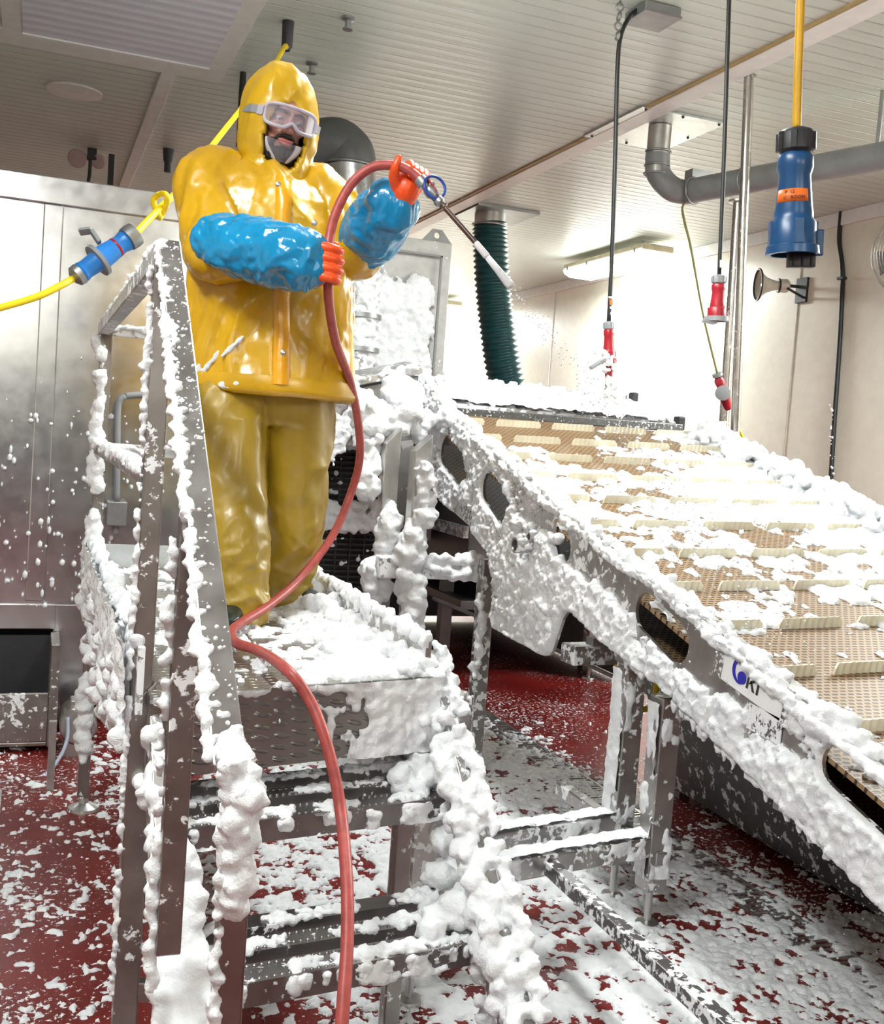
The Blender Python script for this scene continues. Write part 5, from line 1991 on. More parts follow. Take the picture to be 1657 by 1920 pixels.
wpts = [atx(1577, 396, 6.91), atx(1573, 450, 6.91), atx(1579, 510, 6.91), atx(1576, 600, 6.91), atx(1570, 700, 6.91), atx(1563, 800, 6.91), atx(1556, 920, 6.91), atx(1550, 1000, 6.91)]
wc = thing('wall_cable', 'thick black cable running down the cream wall beside the horn speaker', 'cable', tuple(wpts[0]))
obj('sheath', tube(NB(), wpts, 0.022, 12), MBLACK, wc, True)
ck = atx(1578, 522, 6.905)
obj('cable_clip', bx(NB(), (6.88, ck[1] - .04, ck[2] - .012), (6.93, ck[1] + .04, ck[2] + .012)), MDARK, wc)
pts = [(q[0] - .02, q[1] + random.uniform(-.02, .02), q[2], random.uniform(.006, .016)) for q in [atx(1560 + random.uniform(-3, 6), random.uniform(760, 930), 6.90) for k in range(26)]]
foam_clump('cable_foam', pts, wc, 0.006, 0.008, tex=0.02)

# ------------------------------------------------------------------ small things on the ceiling
for nm, px, py, lab in (('ceiling_nozzle', 653, 33, 'small ceiling nozzle nearer the top edge of the photo'), ('ceiling_nozzle', 585, 118, 'small ceiling nozzle beside the yellow hood')):
    q = atz(px, py, CZ)
    bm = lathe(NB(), (q[0], q[1], CZ), (0, 0, -1), [(0, .04), (.012, .04), (.02, .018), (.06, .018), (.062, .03), (.07, .03)], 16)
    tag(obj(nm, bm, MGREY, None, 40), lab, 'nozzle')
q0 = atz(456, 136, CZ)
q1 = at(440, 275, q0[1])
tag(obj('hanging_rod', cyl(NB(), (q0[0], q0[1], CZ), (q0[0], q0[1], q1[2]), .022, n=12), MBLACK, None, 40), 'black rod hanging from the ceiling behind the yellow hood', 'rod')
q0 = atz(316, 280, CZ)
tag(obj('ceiling_hook', lathe(NB(), (q0[0], q0[1], CZ), (0, 0, -1), [(0, .05), (.10, .04), (.12, .03), (.2, .03)], 12), MDARK, None, 40), 'short dark stub on the shaded ceiling above the worker shoulder', 'hook')
q0 = atz(140, 170, CZ)
tag(obj('ceiling_blank_plate', lathe(NB(), (q0[0], q0[1], CZ), (0, 0, -1), [(0, .20), (.015, .20), (.018, .18)], 32), MSTRIP, None, 40), 'round blank plate on the shaded ceiling', 'plate')
tw = thing('emergency_lamp', 'pinkish twin headed lamp on the shaded ceiling above the cabinet', 'lamp', tuple(atz(175, 282, CZ)))
q0 = atz(175, 280, CZ)
for sx, rr_ in ((-0.13, .085), (0.05, .065)):
    bm = lathe(NB(), (q0[0] + sx, q0[1], CZ - .10), (-.3, -.8, -.4), [(-.08, .02), (-.05, rr_ * .8), (.02, rr_), (.03, rr_ * .9)], 20)
    obj('lamp_head', bm, MPINK, tw, 40)
obj('base', bx(NB(), (q0[0] - .05, q0[1] - .04, CZ - .10), (q0[0] + .03, q0[1] + .04, CZ)), MDARK, tw, bevel=0.006)
obj('lead', tube(NB(), [(q0[0] - .02, q0[1], CZ - .08), (q0[0] - .03, q0[1], CZ - .3), (q0[0] - .10, q0[1], CZ - .5), (q0[0] - .25, q0[1], CZ - .75)], .016, 8), MDARK, tw, True)
obj('side_bracket', beam(NB(), (q0[0] + .16, q0[1], CZ - .02), (q0[0] + .16, q0[1], CZ - .55), .05, .03), MDARK, tw)

# ------------------------------------------------------------------ the worker
wk = thing('person', 'person in yellow waterproofs, goggles and orange gloves aiming a water lance from the platform', 'person', (0.68, 3.4, 1.0))
RL = Vector((0.979, -0.203, 0))
DV = Vector((0.203, 0.979, 0))
PC = Vector((0.68, 3.4, 0))
from mathutils.bvhtree import BVHTree


def pw(a, b, z):
    return PC + RL * a + DV * b + Vector((0, 0, z))


def ering(c, hw, hd, n=32, p=2.3, ax=RL, ay=DV):
    out = []
    for i in range(n):
        t = 2 * math.pi * i / n
        ct, st = math.cos(t), math.sin(t)
        e = 2 / p
        out.append(c + ax * (hw * math.copysign(abs(ct) ** e, ct)) + ay * (hd * math.copysign(abs(st) ** e, st)))
    return out


def limb(bm, pts, radii, n=20, k=6):
    P = smooth_path(pts, k)
    m = len(P)
    rs = []
    for i in range(m):
        f = i / (m - 1) * (len(radii) - 1)
        j = min(int(f), len(radii) - 2)
        g = f - j
        rs.append(radii[j] * (1 - g) + radii[j + 1] * g)
    rings = []
    s = None
    for i, p in enumerate(P):
        d = (P[min(i + 1, m - 1)] - P[max(i - 1, 0)]).normalized()
        if s is None:
            s, _ = frame_of(d)
        s = (s - d * s.dot(d)).normalized()
        t = d.cross(s)
        rings.append([p + (s * math.cos(2 * math.pi * q / n) + t * math.sin(2 * math.pi * q / n)) * rs[i] for q in range(n)])
    skin_rings(bm, rings)
    ball(bm, P[0], rs[0] * .98, 2)
    ball(bm, P[-1], rs[-1] * .98, 2)
    return bm


def folds(o, amp, scale, stretch=(1, 1, 0.45), seed=0.0, ridge=True, weight=None):
    """cloth creases: ridged noise pushed along the normals"""
    me = o.data
    n = len(me.vertices)
    co = np.empty(n * 3)
    me.vertices.foreach_get('co', co)
    co = co.reshape(-1, 3)
    no = np.array([v.normal[:] for v in me.vertices])
    P = co * np.array(stretch) * scale + seed
    wv = np.stack([fbm(co * scale * .5 + 9.1, 2, 5), fbm(co * scale * .5 + 3.7, 2, 6), fbm(co * scale * .5, 2, 7)], -1) - .5
    P = P + wv * 1.6
    h = fbm(P, 3, int(seed * 10) + 201)
    h = (1 - np.abs(2 * h - 1) * 2.2) if ridge else (2 * h - 1)
    h = h * amp
    if weight is not None:
        h = h * weight(co)
    co = co + no * h[:, None]
    me.vertices.foreach_set('co', co.ravel())
    me.update()
    return o


# joints
shR, elR, wrR = Vector(at(392, 345, 3.42)), Vector(at(404, 470, 3.26)), Vector(at(590, 497, 2.98))
shL, elL, wrL = Vector(at(596, 372, 3.42)), Vector(at(664, 466, 3.32)), Vector(at(757, 372, 3.01))
hipR, knR, anR = pw(-.115, 0.0, 1.84), pw(-.11, -.07, 1.43), Vector((0.625, 3.29, 1.07))
hipL, knL, anL = pw(.095, .02, 1.84), pw(.105, .06, 1.43), Vector((0.835, 3.56, 1.07))
Hc = Vector(at(527, 232, 3.39))
FF = (-DV * 0.95 + RL * 0.30 + Vector((0, 0, -.13))).normalized()
FR = Vector((0, 0, 1)).cross(-FF).normalized()
FR = -FR if FR.dot(RL) < 0 else FR
FU = FR.cross(-FF).normalized()
FU = -FU if FU.z < 0 else FU
FR, FU = FR * math.cos(.12) - FU * math.sin(.12), FU * math.cos(.12) + FR * math.sin(.12)


def fp_(r_, u_, f_):
    return Hc + FR * r_ + FU * u_ + FF * f_


# body: one continuous surface
bm = NB()
limb(bm, [pw(0, 0, 1.78), pw(0, 0, 1.95), pw(-.02, 0, 2.12), pw(-.03, 0, 2.26)], [.14, .13, .14, .12])
limb(bm, [pw(-.03, 0, 2.26), pw(-.03, -.005, 2.36), Hc + Vector((0, 0.01, -.09))], [.09, .062, .058])
limb(bm, [pw(-.03, 0, 2.30), shR], [.06, .055])
limb(bm, [pw(-.03, 0, 2.30), shL], [.06, .055])
for sh, el, wr in ((shR, elR, wrR), (shL, elL, wrL)):
    limb(bm, [sh, sh.lerp(el, .5), el, el.lerp(wr, .4), wr], [.055, .05, .042, .04, .028])
for hp_, kn, an in ((hipR, knR, anR), (hipL, knL, anL)):
    limb(bm, [hp_, hp_.lerp(kn, .5), kn, kn.lerp(an, .4), an], [.085, .075, .055, .05, .036])


def ell(bm, c, rr, rot=True):
    m = Matrix.Identity(4)
    for i in range(3):
        m[i][0], m[i][1], m[i][2], m[i][3] = FR[i] * rr[0], FU[i] * rr[1], FF[i] * rr[2], c[i]
    bmesh.ops.create_icosphere(bm, subdivisions=3, radius=1.0, matrix=m)


ell(bm, fp_(0, .015, -.005), (.074, .105, .092))
ell(bm, fp_(0, -.045, .025), (.058, .062, .062))
ell(bm, fp_(0, -.092, .048), (.034, .022, .034))
ell(bm, fp_(0, .022, .072), (.052, .012, .016))
ell(bm, fp_(0, -.005, .088), (.010, .028, .016))
ell(bm, fp_(0, -.030, .098), (.012, .013, .018))
for sg_ in (-1, 1):
    ell(bm, fp_(.012 * sg_, -.034, .090), (.008, .008, .010))
    ell(bm, fp_(.040 * sg_, -.022, .066), (.020, .016, .016))
    ell(bm, fp_(.076 * sg_, -.005, -.005), (.008, .03, .018))
    ell(bm, fp_(.030 * sg_, .009, .080), (.016, .0075, .0135))
    ell(bm, fp_(.030 * sg_, -.0115, .078), (.015, .005, .0125))
ell(bm, fp_(0, -.062, .078), (.026, .014, .014))
body = remesh(obj('body', bm, MSKIN, wk), 0.0045, 3)
bake(body)
for sg_ in (-1, 1):
    e = obj('eye', ball(NB(), fp_(.030 * sg_, .002, .079), .0125, 3), MEYE, body, True)
    obj('iris', ball(NB(), fp_(.030 * sg_ + .001, -0.001, .0875), (.0075, .005, .0075), 2), MIRIS, e, True)
    bm = NB()
    limb(bm, [fp_(.014 * sg_, .020, .092), fp_(.032 * sg_, .025, .088), fp_(.050 * sg_, .018, .076)], [.004, .0045, .003], 8, 4)
    obj('eyebrow', bm, MHAIR, body, True)
bm = NB()
limb(bm, [fp_(-.024, -.058, .086), fp_(-.010, -.062, .094), fp_(.010, -.062, .094), fp_(.024, -.058, .086)], [.003, .0052, .0052, .003], 10, 4)
limb(bm, [fp_(-.022, -.061, .086), fp_(0, -.071, .094), fp_(.022, -.061, .086)], [.003, .0062, .003], 10, 4)
obj('lips', bm, MLIP, body, True)
obj('teeth', ball(NB(), fp_(0, -.0635, .0925), (.016, .004, .0035), 2), MTEETH, body, True)
bm = NB()
limb(bm, [fp_(-.034, -.066, .072), fp_(-.020, -.050, .090), fp_(0, -.047, .096), fp_(.020, -.050, .090), fp_(.034, -.066, .072)], [.004, .0045, .004, .0045, .004], 10, 4)
ell(bm, fp_(0, -.100, .058), (.047, .026, .036))
for sg_ in (-1, 1):
    limb(bm, [fp_(.036 * sg_, -.066, .068), fp_(.046 * sg_, -.085, .052), fp_(.03 * sg_, -.11, .055)], [.010, .018, .018], 12, 4)
    limb(bm, [fp_(.046 * sg_, -.085, .045), fp_(.060 * sg_, -.045, .028)], [.014, .008], 10, 4)
bd_ = remesh(obj('beard', bm, MHAIR, body), 0.003, 2)
bake(bd_)
folds(bd_, 0.003, 90, (1, 1, .5), 1.1)

# trousers
bm = NB()
rings = [ering(pw(0, .01, 1.62), .18, .11), ering(pw(0, .01, 1.72), .19, .12), ering(pw(0, .01, 1.83), .19, .12), ering(pw(0, .01, 1.90), .17, .11)]
skin_rings(bm, rings)
RLEG = [((0.590, 3.41), 1.86, .095, .10), ((0.566, 3.39), 1.72, .116, .122), ((0.556, 3.375), 1.66, .124, .13), ((0.556, 3.36), 1.55, .126, .13), ((0.563, 3.335), 1.40, .116, .122), ((0.578, 3.305), 1.25, .102, .112), ((0.592, 3.285), 1.14, .090, .10), ((0.600, 3.272), 1.06, .083, .094), ((0.602, 3.268), 1.008, .086, .098)]
LLEG = [((0.755, 3.40), 1.86, .095, .10), ((0.778, 3.415), 1.72, .108, .122), ((0.785, 3.42), 1.66, .111, .13), ((0.795, 3.445), 1.55, .108, .125), ((0.802, 3.475), 1.40, .104, .12), ((0.808, 3.51), 1.25, .095, .112), ((0.812, 3.54), 1.14, .084, .10), ((0.816, 3.555), 1.06, .074, .09), ((0.818, 3.558), 1.025, .074, .09)]
for lg_ in (RLEG, LLEG):
    zz_ = np.linspace(0, len(lg_) - 1, 36)
    cols_ = [np.interp(zz_, range(len(lg_)), [q for q in vals]) for vals in zip(*[(q[0][0], q[0][1], q[1], q[2], q[3]) for q in lg_])]
    skin_rings(bm, [ering(Vector((a_, b_, c_)), d_, e_, 32, 2.2) for a_, b_, c_, d_, e_ in zip(*cols_)])
trs = remesh(obj('trousers', bm, MTROUSER, wk), 0.008, 6)
bake(trs)
folds(trs, 0.020, 7.0, (1, 1, .18), 2.0)
folds(trs, 0.009, 14, (.6, .6, .9), 3.0, weight=lambda c: sst(1.5, 1.1, c[:, 2]) + .25)

# jacket
bm = NB()
prof = [(0, 1.722, .260, .186), (0, 1.80, .256, .180), (-.004, 1.92, .245, .166), (-.008, 2.04, .238, .166), (-.014, 2.14, .225, .160), (-.025, 2.24, .212, .152), (-.042, 2.31, .205, .138), (-.05, 2.355, .165, .115), (-.04, 2.385, .115, .095), (-.035, 2.40, .088, .08)]
skin_rings(bm, [ering(pw(a, 0, z), hw, hd) for a, z, hw, hd in prof])
limb(bm, [shR + Vector((.05, 0, .0)), shR, shR.lerp(elR, .5) + Vector((-.006, 0, 0)), elR, elR.lerp(wrR, .22)], [.085, .080, .078, .074, .060], 22)
limb(bm, [shL + Vector((-.05, 0, .0)), shL, shL.lerp(elL, .5), elL, elL.lerp(wrL, .25)], [.088, .090, .082, .074, .06], 22)
jk = remesh(obj('jacket', bm, MJACKET, wk), 0.007, 5)
bake(jk)
folds(jk, 0.022, 5.5, (1, 1, .14), 4.0)
folds(jk, 0.010, 9, (.9, .9, .4), 5.0, weight=lambda c: sst(1.75, 1.95, c[:, 2]) * .8 + .2)
folds(jk, 0.0025, 24, (1, 1, .4), 6.0)
dg = bpy.context.evaluated_depsgraph_get()
dg.update()
bvh = BVHTree.FromPolygons([v.co.copy() for v in jk.data.vertices], [tuple(p.vertices) for p in jk.data.polygons])


def front(a, z, off=0.0):
    o_ = pw(a, -1.2, z)
    h = bvh.ray_cast(o_, DV)[0]
    return (h if h is not None else pw(a, -.16, z)) - DV * off


# storm flap down the front, its snaps
bm = NB()
rows = []
for i in range(40):
    z = 2.36 - (2.36 - 1.735) * i / 39
    ac = 0.015 + 0.03 * i / 39
    wd = 0.024
    m0, m1, m2 = front(ac - wd, z, .002), front(ac, z, .009), front(ac + wd, z, .007)
    rows.append([bm.verts.new(m0), bm.verts.new(m0 - DV * .007), bm.verts.new(m1), bm.verts.new(m2), bm.verts.new(m2 + DV * .008)])
for r0, r1 in zip(rows, rows[1:]):
    for j in range(4):
        bm.faces.new((r0[j], r0[j + 1], r1[j + 1], r1[j]))
obj('storm_flap', bm, coat_material('orange_yellow_flap', (0.80, 0.36, 0.006), 0.25, 0.2), jk, True)
for a_s, z_s in ((.030, 2.19), (.036, 2.02), (.045, 1.83), (.115, 2.23), (.0, 2.33)):
    q = front(a_s, z_s, .010)
    obj('snap_button', lathe(NB(), q + DV * .004, -DV, [(0, .009), (.004, .009), (.006, .006)], 14), MS, jk, 40)
# hem band
hb1 = [ering(pw(0, 0, z), hw, hd, 48) for z, hw, hd in ((1.757, .264, .190), (1.722, .268, .194), (1.716, .266, .192), (1.716, .256, .182), (1.75, .256, .182))]
hemo = obj('hem', skin_rings(NB(), hb1, False), MJACKET, jk, True)
folds(hemo, 0.022, 5.5, (1, 1, .14), 4.0)
# streaks of foam on the coat
b = NB()
for px, py, ll, an in ((388, 688, .075, .9), (405, 668, .04, 1.0), (430, 655, .06, .75), (447, 640, .035, .8), (372, 690, .02, 1.4)):
    h = None
    dv = Vector(_r * (px - IW / 2) / FPX + _u * (IH / 2 - py) / FPX + _f).normalized()
    h = bvh.ray_cast(Vector(CAM), dv)[0]
    if h is None:
        continue
    dd = Vector(_r) * math.cos(an) + Vector(_u) * math.sin(an)
    for k in range(7):
        f = k / 6 - .5
        ball(b, h + dd * (ll * f), (.010 * (1 - abs(f)), .006, .010 * (1 - abs(f))), 2)
for px, py, rr_ in ((420, 722, .02), (447, 720, .018), (470, 712, .006), (430, 726, .012)):
    dv = Vector(_r * (px - IW / 2) / FPX + _u * (IH / 2 - py) / FPX + _f).normalized()
    h = bvh.ray_cast(Vector(CAM), dv)[0]
    if h is not None:
        ball(b, h, (rr_, .008, rr_ * .6), 2)
fs = remesh(obj('foam_streak', b, MF, jk), 0.003, 2)
bake(fs)

# hood with a face opening
hprof = [(.168, .012), (.160, .040), (.142, .066), (.112, .087), (.07, .101), (.025, .109), (-.02, .112), (-.06, .112), (-.095, .106), (-.125, .098), (-.15, .096), (-.175, .100), (-.20, .104), (-.215, .098)]
zs_ = np.interp(np.linspace(0, len(hprof) - 1, 60), range(len(hprof)), [q[0] for q in hprof])
rs_ = np.interp(np.linspace(0, len(hprof) - 1, 60), range(len(hprof)), [q[1] for q in hprof])
nh = 84
HB = Hc + Vector((0, 0, -.005)) - FF * .012
vs, fs_ = [], []
for zz, rr_ in zip(zs_, rs_):
    for i in range(nh):
        t = 2 * math.pi * i / nh
        lx, fx = math.sin(t), math.cos(t)
        dep = .84 if fx > 0 else 1.18
        pk = 0.012 * max(0, fx) * sst(.02, .10, np.float64(zz))
        v = HB + FR * (lx * rr_) + Vector((FF.x, FF.y, 0)).normalized() * (fx * rr_ * dep + pk) + Vector((0, 0, zz))
        if zz < -.12:
            v += (pw(-.035, 0, 0) - Vector((HB.x, HB.y, 0))) * float(sst(-.12, -.22, np.float64(zz)))
        vs.append(v)
for j in range(59):
    for i in range(nh):
        q = (j * nh + i, j * nh + (i + 1) % nh, (j + 1) * nh + (i + 1) % nh, (j + 1) * nh + i)
        c = sum((vs[k] for k in q), Vector()) / 4 - Hc
        r__, u__, f__ = c.dot(FR), c.dot(FU), c.dot(FF)
        if f__ > 0 and (r__ / .066) ** 2 + ((u__ + .052) / .106) ** 2 < 1:
            continue
        fs_.append(q)
fs_.append(tuple(range(nh))[::-1])
us_ = sorted({k for q in fs_ for k in q})
rm_ = {k: i for i, k in enumerate(us_)}
hood = raw('hood', [vs[k] for k in us_], [[rm_[k] for k in q] for q in fs_], MHOOD, wk)
sm = hood.modifiers.new('smooth', 'SMOOTH')
sm.iterations = 3
so_ = hood.modifiers.new('solid', 'SOLIDIFY')
so_.thickness = 0.007
so_.offset = -1
bake(hood)
folds(hood, 0.012, 9, (1, 1, .7), 7.0)
folds(hood, 0.003, 24, (1, 1, .8), 8.0)

# goggles: lens, soft frame, strap
gg = thing('goggles', None, None, tuple(Hc))
gg.parent = wk
gg.location = Hc - Vector(wk.location)
bpy.context.view_layer.update()


def gpt(s, v, off=0.0):
    an = s * 1.12
    r_ = .088 * math.sin(an)
    f_ = .058 + .062 * math.cos(an) + off
    return fp_(r_, v + .004, f_)


def gout(s):
    """upper and lower edge of the lens at s in -1..1"""
    e = (1 - abs(s) ** 4) ** .5
    up = .030 * (.55 + .45 * e)
    lo = -.034 * (.45 + .55 * e) + .017 * math.exp(-(s / .16) ** 2)
    return up, lo


bm = NB()
cols = []
for i in range(41):
    s = -1 + 2 * i / 40
    up, lo = gout(s)
    cols.append([bm.verts.new(gpt(s, lo + (up - lo) * j / 8)) for j in range(9)])
for c0, c1 in zip(cols, cols[1:]):
    for j in range(8):
        bm.faces.new((c0[j], c0[j + 1], c1[j + 1], c1[j]))
obj('lens', bm, MLENS, gg, True)
edge = [gpt(-1 + 2 * i / 30, gout(-1 + 2 * i / 30)[0]) for i in range(31)] + [gpt(1 - 2 * i / 30, gout(1 - 2 * i / 30)[1]) for i in range(31)]
obj('frame', tube(NB(), edge, .0056, 10, 0, closed=True), MFRAME, gg, True)
sb = NB()
ring0, ring1 = [], []
for i in range(31):
    s = -1 + 2 * i / 30
    up, lo = gout(s)
    a0, a1 = gpt(s, up), gpt(s, up, -.030)
    b0, b1 = gpt(s, lo), gpt(s, lo, -.026)
    ring0.append((sb.verts.new(a0), sb.verts.new(a1)))
    ring1.append((sb.verts.new(b0), sb.verts.new(b1)))
for rg in (ring0, ring1):
    for (p0, p1), (q0, q1) in zip(rg, rg[1:]):
        sb.faces.new((p0, q0, q1, p1))
obj('soft_skirt', sb, MFRAME, gg, True)
for sg_ in (-1, 1):
    bm = NB()
    p0, p1, p2 = fp_(.083 * sg_, .006, .080), fp_(.112 * sg_, .008, .045), fp_(.121 * sg_, .010, -.01)
    for a_, b_3 in ((p0, p1), (p1, p2)):
        beam(bm, a_, b_3, .003, .024, up=FU)
    obj('strap', bm, MPVC, gg)
    obj('buckle', beam(NB(), p0, p0.lerp(p1, .5), .008, .03, up=FU), MFRAME, gg, bevel=.002)
# clear guard before the beard
bm = NB()
cols = []
for i in range(25):
    s = -1 + 2 * i / 24
    col_ = []
    for j in range(9):
        t = j / 8
        u_ = -.062 - .066 * t - (.006 * (1 - s * s) * (1 - t) * 1.2) + .012 * abs(s) ** 2 * t
        wd = .060 * (1 - .45 * t ** 2)
        col_.append(bm.verts.new(fp_(s * wd, u_, .050 + .062 * math.sqrt(max(0, 1 - (s * .92) ** 2)) - .012 * t ** 2)))
    cols.append(col_)
for c0, c1 in zip(cols, cols[1:]):
    for j in range(8):
        bm.faces.new((c0[j], c0[j + 1], c1[j + 1], c1[j]))
cg = obj('chin_guard', bm, MGUARD, wk, True)

# sleeve covers of thin blue plastic
def cover(path, radii, seed):
    bm = NB()
    P = smooth_path(path, 12)
    m = len(P)
    rings = []
    s = None
    for i, p in enumerate(P):
        d = (P[min(i + 1, m - 1)] - P[max(i - 1, 0)]).normalized()
        if s is None:
            s, _ = frame_of(d)
        s = (s - d * s.dot(d)).normalized()
        t = d.cross(s)
        f = i / (m - 1) * (len(radii) - 1)
        j = min(int(f), len(radii) - 2)
        rr_ = radii[j] * (1 - f + j) + radii[j + 1] * (f - j)
        rings.append([p + (s * math.cos(2 * math.pi * q / 64) + t * math.sin(2 * math.pi * q / 64)) * rr_ for q in range(64)])
    skin_rings(bm, rings, True)
    o = obj('sleeve_cover', bm, MSLEEVE, wk, True)
    sub = o.modifiers.new('sub', 'SUBSURF')
    sub.levels = sub.render_levels = 1
    bake(o)
    folds(o, 0.019, 6.5, (1, 1, 1), seed)
    folds(o, 0.010, 13, (1, 1, 1), seed + 1)
    folds(o, 0.002, 40, (1, 1, 1), seed + 2)
    return o


cover([at(372, 459, 3.25), at(392, 454, 3.24), at(440, 458, 3.16), at(500, 473, 3.08), at(550, 488, 3.0), at(580, 497, 2.985), at(577, 497, 2.99)], [.022, .050, .072, .076, .072, .066, .030], 11.0)
cover([at(646, 474, 3.36), at(660, 462, 3.33), at(690, 440, 3.22), at(716, 412, 3.13), at(741, 380, 3.05), at(739, 382, 3.06)], [.050, .064, .074, .074, .066, .030], 15.0)

# gloves: right hand round the hose, left hand round the hose end
gr = NB()
hc = Vector(at(616, 496, 2.95))
limb(gr, [wrR + Vector((-.02, 0, 0)), hc + RL * -.034 + DV * .004 + Vector((0, 0, .004))], [.036, .038], 14, 4)
limb(gr, [hc + RL * -.030 + DV * .004 + Vector((0, 0, .036)), hc + RL * -.026 + DV * .004 + Vector((0, 0, -.040))], [.026, .024], 14, 4)
for k, zz in enumerate((.042, .015, -.012, -.038)):
    e = [.92, 1.0, .97, .82][k]
    limb(gr, [hc + RL * -.038 + DV * -.010 + Vector((0, 0, zz)), hc + RL * -.020 + DV * -.030 + Vector((0, 0, zz)), hc + RL * .012 * e + DV * -.034 + Vector((0, 0, zz - .004)), hc + RL * .032 * e + DV * -.014 + Vector((0, 0, zz - .006)), hc + RL * .026 * e + DV * .016 + Vector((0, 0, zz - .005))], [.0145, .0150, .0135, .0125, .0115], 12, 4)
limb(gr, [hc + RL * -.030 + DV * .012 + Vector((0, 0, .038)), hc + RL * -.012 + DV * .028 + Vector((0, 0, .054)), hc + RL * .018 + DV * .024 + Vector((0, 0, .058))], [.019, .015, .012], 12, 4)
bake(remesh(obj('glove', gr, MGLOVE, wk), 0.0032, 2))
gl_ = NB()
limb(gl_, [at(748, 382, 3.03), at(760, 360, 3.0), at(766, 346, 2.995)], [.036, .041, .040], 16, 4)
limb(gl_, [at(750, 340, 3.0), at(780, 352, 2.99)], [.024, .022], 14, 4)
limb(gl_, [at(745, 352, 2.995), at(739, 332, 2.975), at(741, 314, 2.955), at(748, 296, 2.95)], [.020, .017, .0135, .010], 14, 4)
for k in range(4):
    b0 = at(757 + 9 * k, 334 + 5 * k, 3.005)
    limb(gl_, [b0, at(763 + 9.5 * k, 313 + 5 * k, 3.0), at(769 + 9.5 * k, 307 + 6 * k, 2.975), at(772 + 9 * k, 315 + 6.5 * k, 2.945), at(768 + 9 * k, 327 + 7 * k, 2.945)], [.012, .0125, .0115, .0105, .009][:5], 12, 4)
bake(remesh(obj('glove', gl_, MGLOVE, wk), 0.0032, 2))

# boots
def boot(heel, toe, label=None):
    h, t = Vector(heel), Vector(toe)
    d = (t - h).normalized()
    s = Vector((-d.y, d.x, 0))
    L = (t - h).length
    bm = NB()
    rings = []
    for f, wd, hh in ((0, .020, .05), (.06, .036, .085), (.25, .040, .10), (.45, .042, .085), (.65, .048, .066), (.85, .045, .052), (.97, .028, .038), (1.0, .012, .025)):
        c = h + d * (L * f)
        rings.append([c + s * (wd * math.copysign(abs(math.cos(a_)) ** .8, math.cos(a_))) + Vector((0, 0, hh / 2 + hh / 2 * math.copysign(abs(math.sin(a_)) ** .7, math.sin(a_)))) for a_ in [2 * math.pi * k / 20 for k in range(20)]])
    skin_rings(bm, rings)
    c = h + d * .07
    lathe(bm, c, (0, 0, 1), [(0.02, .042), (.10, .042), (.15, .042)], 20)
    o = remesh(obj('boot', bm, MBOOT, wk), 0.005, 3)
    bake(o)
    bs = NB()
    for f0, f1, w0, w1 in ((0, .30, .034, .040), (.36, 1.0, .045, .035)):
        beam(bs, h + d * L * f0 + Vector((0, 0, .008)), h + d * L * f1 + Vector((0, 0, .008)), .078, .016)
    obj('sole', bs, MBLACK, o, bevel=.004)


boot((0.60, 3.33, 1.004), (0.535, 3.08, 1.004))
boot((0.80, 3.60, 1.004), (0.94, 3.42, 1.004))

# ------------------------------------------------------------------ hose, lance and spray
HP = [(797, 347, 2.925), (770, 322, 2.945), (742, 311, 2.962), (700, 313, 2.985), (660, 343, 3.0), (630, 398, 2.99), (617, 450, 2.965), (616, 496, 2.95), (616, 560, 2.99), (629, 640, 3.1), (655, 712, 3.25), (671, 790, 3.4), (674, 862, 3.48), (655, 932, 3.5), (620, 1010, 3.45), (560, 1086, 3.36)]
hp3 = [Vector(at(*q)) for q in HP]
for px, py, zz in ((505, 1134, 1.065), (455, 1166, 1.035), (434, 1184, 1.03), (442, 1205, 1.03), (488, 1222, 1.032), (540, 1258, 1.035)):
    hp3.append(Vector(atz(px, py, zz)))
for q in ((580, 1312, 2.40), (605, 1372, 2.345), (624, 1440, 2.30), (640, 1530, 2.24), (650, 1650, 2.10), (651, 1760, 2.0), (645, 1860, 1.92), (638, 1960, 1.86), (632, 2080, 1.80)):
    hp3.append(Vector(at(*q)))
ho = tag(obj('water_hose', tube(NB(), hp3, 0.0137, 16, 8), MHOSE, None, True), 'long red rubber hose arching over the gloved hands and down the steps', 'hose')
lc = thing('spray_lance', 'wash lance with a blue ring guard held up in the orange glove', 'lance', tuple(at(815, 350, 2.9)))
g0, g1, g2, g3 = Vector(at(791, 341, 2.925)), Vector(at(822, 376, 2.90)), Vector(at(893, 457, 2.865)), Vector(at(912, 480, 2.855))
gd_ = (g1 - g0).normalized()
bm = lathe(NB(), g0, gd_, [(-.012, .014), (-.012, .019), (.012, .019), (.014, .014), (.03, .013)], 16)
obj('hose_fitting', bm, MS, lc, 40)
bm = lathe(NB(), g0 + gd_ * .02, gd_, [(0, .012), (.006, .017), (.022, .019), (.034, .014), (.044, .012), (.05, .016), (.06, .016), (.066, .010)], 16)
lathe(bm, g0 + gd_ * .036 + Vector(_u) * .012, Vector(_u) + Vector(_r) * .4, [(0, .011), (.012, .011), (.016, .007)], 12)
obj('valve_body', bm, MGREY, lc, 40)
bm = NB()
rc = Vector(at(815, 351, 2.90))
rax = (Vector(_f) * -.86 + Vector(_r) * .45 + Vector(_u) * .18)
torus(bm, rc, rax, .033, .0042, 40, 10)
obj('guard_ring', bm, MRINGB, lc, True)
bm = NB()
beam(bm, rc - Vector(_r) * .02 + Vector(_u) * .024, rc + Vector(_r) * .005 - Vector(_u) * .012, .01, .006)
obj('trigger', bm, MRED, lc, bevel=.002)
bm = lathe(NB(), g1, (g2 - g1), [(-.03, .009), (0, .014), (.008, .014), (.01, .010), (.016, .010), (.018, .013), (.024, .013), (.026, .0075), ((g2 - g1).length, .0075)], 16)
